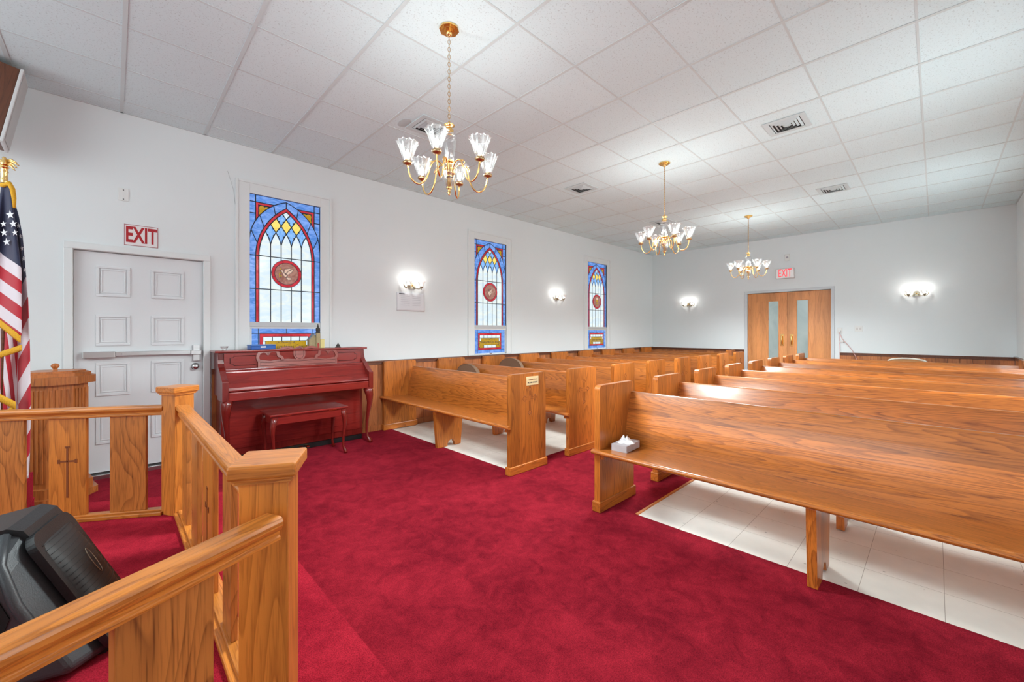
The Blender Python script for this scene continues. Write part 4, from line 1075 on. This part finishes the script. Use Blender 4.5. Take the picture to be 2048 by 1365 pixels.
    def star(u, v, r, off=.082, sq=1.0):
        c0 = Vector(pt(ws(u), off, wz(v))); vs = []
        for k in range(10):
            a = PI/2+k*PI/5+.1; rr = r if k % 2 == 0 else r*.4
            vs.append(c0+cr*(rr*math.cos(a)*sq)+Vector((0, 0, rr*math.sin(a))))
        o = [tuple(c0)]+[tuple(q) for q in vs]
        st.add(o, [(0, 1+k, 1+(k+1) % 10) for k in range(10)])
    for u, v, r in ((20, 437, .028), (26, 455, .024), (7, 455, .02), (8, 472, .024), (13, 490, .025), (29, 472, .02)): star(u, v, r)
    for u, v, r in ((36, 455, .018), (40, 476, .015), (43, 500, .016), (46, 520, .016), (48, 543, .014)): star(u, v, r, .045, .65)
    st.build('star', star_w, root, solid=.001)
flag()

# ------------------------------------------------------------------ speakers
def floor_speaker():
    root = thing('stage_speaker', 'black moulded stage speaker tilted back on the chancel platform behind the near rail', 'speaker', (-.085, 2.12, .181), R_(-15)); root.scale = (.95, .95, .95)
    # side profile (x, z) extruded along y; baffle faces +x and up
    S = [(.12, .02), (-.095, .46), (-.12, .50), (-.16, .515), (-.27, .495), (-.40, .42), (-.48, .30), (-.49, .12), (-.42, .0), (.09, .0)]
    y0, y1 = -.17, .17
    slot = plain('slot_shade', lin(8, 8, 8), .8)  # near-black colour for the shade inside handle slot and carry pocket
    def loft(poly, ya, yb, k, cx, cz, name, mat, bev):
        q = [(cx+(p[0]-cx)*k, cz+(p[1]-cz)*k) for p in poly]; n = len(poly); m = MB()
        m.add([(p[0], ya, p[1]) for p in q]+[(p[0], yb, p[1]) for p in poly], [tuple(range(n-1, -1, -1)), tuple(range(n, 2*n))]+[(i, (i+1) % n, n+(i+1) % n, n+i) for i in range(n)])
        return m.build(name, mat, root, bevel=bev, seg=4)
    MB().prism(S[::-1], y0+.10, y1, 1).build('cabinet', black_pl, root, bevel=.04, seg=5)
    loft([(p[0]-.006, p[1]-.004) for p in S], y0-.03, y0+.13, .76, -.17, .15, 'end_shell', lit_pl, .03)
    MB().tube([(-.285, y0+.115, .487), (-.295, y0+.04, .45), (-.30, y0-.03, .38), (-.31, y0-.034, .26), (-.27, y0-.034, .12)], .008, 8).build('shell_ridge', lit_pl, root)
    # black plate painted as the shade in the handle slot, between shell and baffle
    MB().prism([(-.175, .425), (-.15, .40), (-.10, .27), (-.115, .22), (-.165, .29), (-.19, .37)], y0-.034, y0-.028, 1).build('handle_slot_shade', slot, root)
    MB().tube([(-.16, y0+.09, .495), (-.135, y0+.0, .43), (-.085, y0-.036, .31), (-.04, y0-.036, .21), (-.02, y0-.03, .17)], .015, 8).build('handle_bar', lit_pl, root)
    MB().lathe([(.0, -.01), (.03, -.012), (.045, -.004), (.052, .004), (.056, .0)], 18, M=Tr(-.36, y0-.03, .10) @ Matrix.Rotation(PI/2, 4, 'X') @ Matrix.Diagonal((1.2, .7, 1, 1))).build('carry_pocket', slot, root)
    # baffle frame and domed grille, in the baffle plane
    B = Vector((.12, 0, .02)); T = Vector((-.095, 0, .46)); d = (T-B).normalized(); n = Vector((d.z, 0, -d.x)); L = (T-B).length
    M = Matrix(((d.x, 0, n.x, B.x), (d.y, 1, n.y, 0), (d.z, 0, n.z, B.z), (0, 0, 0, 1)))
    MB().prism(rect_round(.0, L+.02, y0+.06, y1, .05, 6), -.01, .014, 2, M=M).build('baffle', black_pl, root, bevel=.006, seg=3)
    a0, a1 = y0+.085, y1-.03
    def gh(i, j): return .012+.034*(max(0, math.sin(PI*i))*max(0, math.sin(PI*j)))**.5
    def gr(i, j): return tuple(M @ Vector((.03+(L-.05)*i, a0+(a1-a0)*j, gh(i, j))))
    MB().grid(gr, 16, 12).build('grille', grille_b, root)
    m = MB()
    for k in range(22):
        i = (k+.5)/22
        m.tube([tuple(M @ Vector((.03+(L-.05)*i, a0+(a1-a0)*j/8, gh(i, max(.03, min(.97, j/8)))+.001))) for j in range(9)], .0012, 4)
    m.build('grille_bars', black_pl, root)
    m = MB(); m.tube([tuple(M @ Vector((L*.62+.055*math.cos(a), (y0+y1)/2+.03+.014*math.sin(a), .0475))) for a in [2*PI*i/20 for i in range(20)]], .0011, 4, closed=True)
    m.build('badge_ring', pewter, root)
floor_speaker()
def wall_speaker():
    root = thing('wall_speaker', 'brown wooden loudspeaker with pale grille hanging high by the flag', 'speaker', (-.655, 4.83, 2.98), 0)
    root.rotation_euler = (0, R_(10), R_(2))
    MB().box(-.15, .11, -.14, .14, -.27, .29).build('cabinet', box_br, root, bevel=.004)
    MB().box(.11, .128, -.146, .146, -.276, .296).build('grille_frame', white_gr, root, bevel=.004)
    MB().box(.128, .133, -.125, .125, -.255, .275).build('grille_cloth', plain('pale_grille_cloth', lin(196, 196, 196), .9, noise=.1, nscale=300), root, bevel=.002)
    m = MB().box(-.19, -.14, -.03, .03, -.05, .05); m.box(-.19, -.17, .0, .33, -.02, .02); m.build('mount_bracket', black_pl, root)
wall_speaker()

# ------------------------------------------------------------------ chandeliers
def point(name, loc, w, r=.012, col=(.93, .98, .96)):
    l = bpy.data.lights.new(name, 'POINT'); l.energy = w; l.shadow_soft_size = r; l.color = col
    o = bpy.data.objects.new(name, l); o.location = loc; COL.objects.link(o); return o
shade_prof = [(.018, .0), (.024, .006), (.030, .02), (.040, .05), (.052, .085), (.062, .108), (.068, .12)]
def chandelier(loc, rz, label):
    root = thing('chandelier', label, 'chandelier', loc, rz, 'brass chandeliers with glass shades')
    # origin at the ceiling; hub hangs below
    def octo(r): return [(r*math.cos(2*PI*(i+.5)/8), r*math.sin(2*PI*(i+.5)/8)) for i in range(8)]
    m = MB().prism(octo(.066), -.010, 0, 2).prism(octo(.052), -.02, -.010, 2).prism(octo(.034), -.03, -.02, 2)
    m.lathe([(.02, -.03), (.018, -.04), (.008, -.048), (.0, -.05)], 14); m.build('ceiling_canopy', brass, root, bevel=.003)
    m = MB(); z = -.048; k = 0; dz = .0245
    while z-dz > -.615:
        pts = [(0.0085*math.cos(a), 0, z-dz/2-.002+(dz/2+.004)*math.sin(a)) for a in [2*PI*i/12 for i in range(12)]]
        m.tube(pts, .0018, 5, closed=True, M=Rz(k*PI/2+.4)); z -= dz; k += 1
    m.tube([(0, 0, -.04), (.003, .002, -.3), (0, 0, -.615)], .0018, 5)
    m.build('chain', antique, root)
    MB().lathe([(0, -.605), (.006, -.61), (.010, -.622), (.020, -.628), (.034, -.634), (.036, -.640), (.022, -.646), (.014, -.655), (.026, -.665), (.030, -.675), (.018, -.684), (.026, -.69)], 20, flute=8, famp=.06).build('top_finial', brass, root)
    MB().lathe([(.026, -.69), (.045, -.70), (.050, -.73), (.043, -.78), (.034, -.84), (.028, -.87)], 36, flute=12, famp=.04).build('glass_column', glass, root)
    MB().lathe([(.030, -.868), (.034, -.876), (.022, -.885), (.016, -.90), (.028, -.912), (.032, -.925), (.026, -.94), (.040, -.95), (.034, -.962), (.020, -.97), (.024, -.98)], 24).build('hub', brass, root)
    MB().lathe([(.052, -.945), (.050, -.965), (.042, -.995), (.030, -1.03), (.016, -1.048), (.012, -1.05)], 36, flute=12, famp=.04).build('glass_bowl', glass, root)
    MB().lathe([(.018, -1.046), (.02, -1.052), (.010, -1.060), (.008, -1.072), (.012, -1.08), (.006, -1.088), (.009, -1.095), (0, -1.1)], 14).build('bottom_finial', brass, root)
    MB().lathe([(.011, -.96), (.011, -1.05)], 10).build('stem', brass, root)
    for k in range(6):
        a = 2*PI*k/6; Mk = Rz(a)
        pts = [(.022, 0, -.945), (.045, 0, -.905), (.075, 0, -.882), (.105, 0, -.892), (.125, 0, -.93), (.14, 0, -.985), (.165, 0, -1.03), (.20, 0, -1.05), (.235, 0, -1.035), (.258, 0, -.995), (.266, 0, -.955), (.27, 0, -.94)]
        pp = []
        for i in range(len(pts)-1):
            p0, p1, p2, p3 = pts[max(i-1, 0)], pts[i], pts[i+1], pts[min(i+2, len(pts)-1)]
            for q in range(4):
                t = q/4; pp.append(tuple(.5*((2*p1[j])+(-p0[j]+p2[j])*t+(2*p0[j]-5*p1[j]+4*p2[j]-p3[j])*t*t+(-p0[j]+3*p1[j]-3*p2[j]+p3[j])*t**3) for j in range(3)))
        pp.append(pts[-1])
        m = MB().tube(pp, .0055, 8, M=Mk)
        m.tube([(.105, 0, -.892), (.125, 0, -.895), (.14, 0, -.912), (.138, 0, -.925)], [.004, .004, .003, .002], 6, M=Mk)
        arm = m.build('arm', brass, root)
        X = Mk @ Tr(.27, 0, -.94)
        MB().lathe([(.006, -.004), (.010, 0), (.026, .004), (.030, .016), (.022, .026), (.018, .03), (0, .03)], 18, M=X).build('shade_cup', antique, root)
        sh = MB().lathe(shade_prof, 48, M=X @ Tr(0, 0, .02), flute=12, famp=.04, scallop=.003, alt=2)
        sh.tube([(.068*(1+.04*math.cos(12*q))*math.cos(q), .068*(1+.04*math.cos(12*q))*math.sin(q), .14+.003*math.cos(12*q)) for q in [2*PI*i/72 for i in range(72)]], .0022, 5, 1, M=X, closed=True)
        sh.build('glass_shade', [glass, glass2], root)
        b = MB().lathe([(.008, .03), (.010, .045), (.015, .060), (.016, .070), (.011, .084), (.004, .097), (0, .1)], 14, M=X).build('bulb', bulb_m, root)
    return root
CH = [((1.59, 2.235, H-.0035), 'brass chandelier nearest the camera, hanging beside the first ceiling vent'),
      ((4.68, 2.235, H-.0035), 'middle one of the three brass chandeliers'),
      ((7.86, 2.25, H-.0035), 'smallest looking brass chandelier, farthest of the three')]
def lights_for(root, loc, rz):
    for k in range(6):
        a = rz+2*PI*k/6
        if k == 0:
            l = bpy.data.lights.new('added_down_spot', 'SPOT'); l.energy = DOWN_W; l.spot_size = R_(172); l.spot_blend = .5; l.shadow_soft_size = .25; l.color = (.88, .99, 1.0)
            o = bpy.data.objects.new('added_down_spot', l); o.location = (loc[0], loc[1], loc[2]-1.16); COL.objects.link(o)  # spot added below the bowl, standing in for the bulbs' downward glow
        point('bulb_light', (loc[0]+.27*math.cos(a), loc[1]+.27*math.sin(a), loc[2]-.94+.112), BULB_W/1.0)
rz0 = YAW+PI-R_(7)*1.0
src = None
for i, (loc, lab) in enumerate(CH):
    rz = (rz0, rz0+R_(9), rz0+R_(4))[i]
    if src is None: src = chandelier(loc, rz, lab); r = src
    else: r = copy_tree(src); r.location = loc; r.rotation_euler = (0, 0, rz); r['label'] = lab
    lights_for(r, loc, rz)

# ------------------------------------------------------------------ wall sconces
def sconce(loc, rz, label):
    """local: wall plane x=0... arms stick out along -y, lamps spread along x"""
    root = thing('wall_sconce', label, 'wall lamp', loc, rz, 'two-lamp wall sconces')
    MB().prism([(-.055, -.045), (.055, -.045), (.035, .03), (.018, .045), (-.018, .045), (-.035, .03)], -.022, -.001, 1).build('back_plate', pewter, root, bevel=.006, seg=3)
    MB().lathe([(0, .012), (.008, .01), (.012, 0)], 12, M=Tr(0, -.022, .0) @ Matrix.Rotation(PI/2, 4, 'X')).build('screw_cap', brass, root)
    for s in (-1, 1):
        pts = [(s*.02, -.02, -.02), (s*.045, -.045, -.036), (s*.075, -.07, -.045), (s*.095, -.09, -.040), (s*.10, -.10, -.028)]
        m = MB().tube(pts, .007, 8); m.tube([(s*.095, -.06, -.04), (s*.13, -.05, -.03), (s*.148, -.05, .0), (s*.145, -.05, .02)], [.008, .009, .008, .004], 8); m.build('arm', pewter, root)
        X = Tr(s*.10, -.10, -.03)
        MB().lathe([(.004, -.03), (.006, -.022), (.004, -.012), (.012, -.004), (.024, .004), (.026, .014), (.018, .022), (0, .022)], 16, M=X).build('shade_cup', pewter, root)
        MB().lathe([(.020, .015), (.028, .03), (.040, .055), (.052, .08), (.056, .088)], 48, M=X, flute=12, famp=.06, scallop=.004, alt=2).build('glass_shade', [glass, glass2], root)
        MB().lathe([(.008, .022), (.012, .036), (.015, .05), (.010, .062), (0, .072)], 12, M=X).build('bulb', bulb_m, root)
    return root
SC = [((3.03, YL-.001, 1.965), 0, 'two-lamp brass sconce on the left wall above a taped sheet of paper'),
      ((6.22, YL-.001, 1.975), 0, 'two-lamp brass sconce on the left wall between the farther two windows'),
      ((XB-.001, 4.21, 1.985), -PI/2, 'two-lamp brass sconce on the back wall left of the double door'),
      ((XB-.001, .235, 1.985), -PI/2, 'two-lamp brass sconce on the back wall right of the double door')]
s0 = None
for loc, rz, lab in SC:
    if s0 is None: s0 = sconce(loc, rz, lab)
    else:
        r = copy_tree(s0); r.location = loc; r.rotation_euler = (0, 0, rz); r['label'] = lab
    for s in (-1, 1):
        p = Rz(rz) @ Vector((s*.10, -.10, .055)); point('sconce_light', (loc[0]+p.x, loc[1]+p.y, loc[2]+p.z), SCONCE_W, .006, (1, .98, .93))

# ------------------------------------------------------------------ ceiling vents
def vent(x, y, lab):
    root = thing('ceiling_vent', lab, 'vent', (x, y, H-.001), 0, 'square ceiling vents')
    m = MB(); a = .172
    def sq(m, r0, r1, z0, z1, mi=0):
        for p in ((-r1, r1, -r1, -r0), (-r1, r1, r0, r1), (-r1, -r0, -r0, r0), (r0, r1, -r0, r0)): m.box(p[0], p[1], p[2], p[3], z0, z1, mi)
    sq(m, .125, a, -.008, 0); m.build('flange', vent_m, root, bevel=.002)
    MB().box(-.125, .125, -.125, .125, -.002, 0).build('duct_shade', vent_d, root)  # flat dark sheet standing in for the shade inside the vent opening
    m = MB()
    for k in range(4):
        r0 = .118-.028*k
        # sloped louvre ring
        v = []; zt, zb = -.004, -.014
        for rr, zz in ((r0, zt), (r0-.016, zb), (r0-.0185, zb), (r0-.003, zt)):
            v += [(-rr, -rr, zz), (rr, -rr, zz), (rr, rr, zz), (-rr, rr, zz)]
        f = []
        for q in range(4):
            for e in range(4): f.append((q*4+e, q*4+(e+1) % 4, ((q+1) % 4)*4+(e+1) % 4, ((q+1) % 4)*4+e))
        m.add(v, f)
    m.box(-.02, .02, -.02, .02, -.014, -.006)
    m.build('louvre', vent_m, root)
    return root
VL = [((2.215, 3.44), 'square ceiling vent behind the nearest chandelier'),
      ((4.68, 3.44), 'square ceiling vent left of the middle chandelier, towards the window wall'),
      ((7.17, 3.46), 'square ceiling vent hidden partly by the middle chandelier'),
      ((4.665, 1.0), 'largest looking square ceiling vent on the right side of the ceiling'),
      ((7.235, 1.0), 'square ceiling vent on the right, farther back towards the double door')]
v0 = None
for (x, y), lab in VL:
    if v0 is None: v0 = vent(x, y, lab)
    else: r = copy_tree(v0); r.location = (x, y, H-.001); r['label'] = lab
for (x, y), lab in (((2.02, 3.57), 'round darker patch on the ceiling tile left of the first vent'),):
    tag(MB().lathe([(0, 0), (.08, 0), (.085, .001), (.08, .002)], 24, M=Tr(x-.02, y-.03, H-.0025) @ Matrix.Diagonal((.6, 1.1, 1, 1))).build('tile_patch', patch_m), lab, 'patch')

# ------------------------------------------------------------------ signs, plates, papers
s = thing('exit_sign', 'white EXIT sign with dark red letters above the left door', 'sign', (.188, YL-.001, 2.205))
MB().box(-.118, .118, -.004, 0, -.097, .097).build('sign_board', plain('sign_white', lin(234, 228, 228), .5), s)
text_mesh('sign_letters', 'EXIT', .20, red_sign, s, Tr(0, -.0045, -.002) @ FACE_L, .0006, .0055, .535)
m = MB()
for a in ((-.118, .118, .092, .097), (-.118, .118, -.097, -.092), (-.118, -.114, -.092, .092), (.114, .118, -.092, .092)): m.box(a[0], a[1], -.0052, -.004, a[2], a[3])
m.build('sign_border', plain('sign_border_red', lin(170, 90, 96), .5), s)
s = thing('lit_exit_sign', 'red lit EXIT sign box above the double door', 'sign', (XB-.001, 2.195, 2.535))
MB().box(-.06, 0, -.165, .165, -.105, .105).build('sign_housing', plain('sign_housing', lin(214, 208, 206), .5), s, bevel=.006)
MB().box(-.062, -.060, -.15, .15, -.09, .09).build('sign_face', exit_face, s)
text_mesh('sign_letters', 'EXIT', .235, exit_red, s, Tr(-.0625, 0, 0) @ FACE_B, .0006, .002, .50)
s = thing('emergency_sensor', 'small white sensor on the back wall above the lit exit sign', 'sensor', (XB-.001, 2.16, 2.87))
MB().box(-.03, 0, -.045, .045, -.07, .07).build('sensor_body', plate_w, s, bevel=.01, seg=3)
MB().lathe([(.02, 0), (.018, .006), (0, .008)], 14, M=Tr(-.03, 0, 0) @ Matrix.Rotation(-PI/2, 4, 'Y')).build('sensor_lens', ink2, s)
s = thing('blank_plate', 'blank white cover plate with two screws high on the wall above the left door', 'wall plate', (.066, YL-.001, 2.566))
MB().box(-.036, .036, -.006, 0, -.058, .058).build('plate', plate_w, s, bevel=.003)
m = MB()
for z in (-.042, .042): m.lathe([(.005, 0), (.004, .002), (0, .0025)], 10, M=Tr(0, -.006, z) @ Matrix.Rotation(PI/2, 4, 'X'))
m.build('screw', ink, s)
def back_plate(name, lab, cat, y, z, w, h, sw):
    s = thing(name, lab, cat, (XB-.001, y, z)); MB().box(-.006, 0, -w/2, w/2, -h/2, h/2).build('plate', plate_w, s, bevel=.002)
    for yy in sw: MB().box(-.013, -.006, yy-.011, yy+.011, -.022, .022).build('rocker', MATS['sign_housing'], s, bevel=.003)
    return s
back_plate('light_switch', 'double light switch plate on the back wall right of the double door', 'light switch', 1.015, 1.37, .115, .115, (-.025, .025))
s = back_plate('power_outlet', 'power outlet with a plug and cables just right of the double door frame', 'outlet', 1.30, 1.335, .075, .115, ())
MB().box(-.03, -.006, -.018, .018, -.035, .0).build('plug', plate_w, s, bevel=.004)
tag(MB().tube([(XB-.03, 1.30, 1.30), (XB-.028, 1.26, 1.18), (XB-.03, 1.20, 1.10), (XB-.03, 1.12, .98), (XB-.045, 1.06, .86), (XB-.045, 1.02, .70)], .005, 6).build('cable', pink_cable), 'pink cable hanging from the outlet beside the double door', 'cable')
tag(MB().tube([(XB-.03, 1.31, 1.30), (XB-.02, 1.30, 1.15), (XB-.02, 1.295, 1.0), (XB-.045, 1.29, .9), (XB-.045, 1.29, .6)], .004, 6).build('cable', pink_cable), 'thin pale cable dropping straight below the outlet', 'cable')
tag(MB().box(XB-.03, XB-.002, 1.235, 1.30, 1.105, 1.14).build('junction_box', MATS['sign_housing'], bevel=.004), 'small grey junction box on the cables below the outlet', 'junction box')
s = thing('paper_sheet', 'curling sheet of paper taped to the left wall under the first sconce', 'paper', (3.017, YL-.002, 1.74))
def pf(i, j): return (-.218+.436*i, -.002-.018*(i**4)*(1-j)-.006*math.sin(PI*i), -.135+.255*j+.03*(i-.5)*0)
MB().grid(pf, 20, 10).build('sheet', paper_m, s, solid=.0008)
m = MB()
m.box(-.185, -.10, -.0085, -.0078, .095, .108)
m.build('heading', ink, s)
m = MB()
for k in range(6): m.box(-.16, -.02, -.0098, -.0092, .07-.025*k, .073-.025*k); m.box(.02, .15, -.0118, -.0112, .07-.025*k, .073-.025*k)
m.build('printed_lines', ink2, s)
# white folding chair back showing over the last right pew
s = thing('folding_chair', 'cream plastic chair whose curved back shows over the last right pews', 'chair', (9.66, .34, .006))
n = 14
pts = [(0, .235*math.cos(PI*i/n), .80+.055*math.sin(PI*i/n)) for i in range(n+1)]
MB().tube([(0.03, .225, .45)]+pts+[(0.03, -.225, .45)], .014, 8).build('back_frame', white_ch, s)
MB().prism([(p[1], p[2]) for p in pts]+[(-.23, .62), (.23, .62)], .0, .01, 0).build('back_panel', plain('chair_panel', lin(176, 120, 70), .6), s)
MB().prism(rect_round(-.33, .05, -.22, .22, .04, 4), .43, .455, 2).build('seat', white_ch, s, bevel=.006)
for sy in (-1, 1):
    MB().tube([(.04, sy*.215, .45), (-.28, sy*.215, .0)], .011, 8).build('leg', white_ch, s)
    MB().tube([(-.25, sy*.2, .43), (.10, sy*.2, .0)], .011, 8).build('leg', white_ch, s)
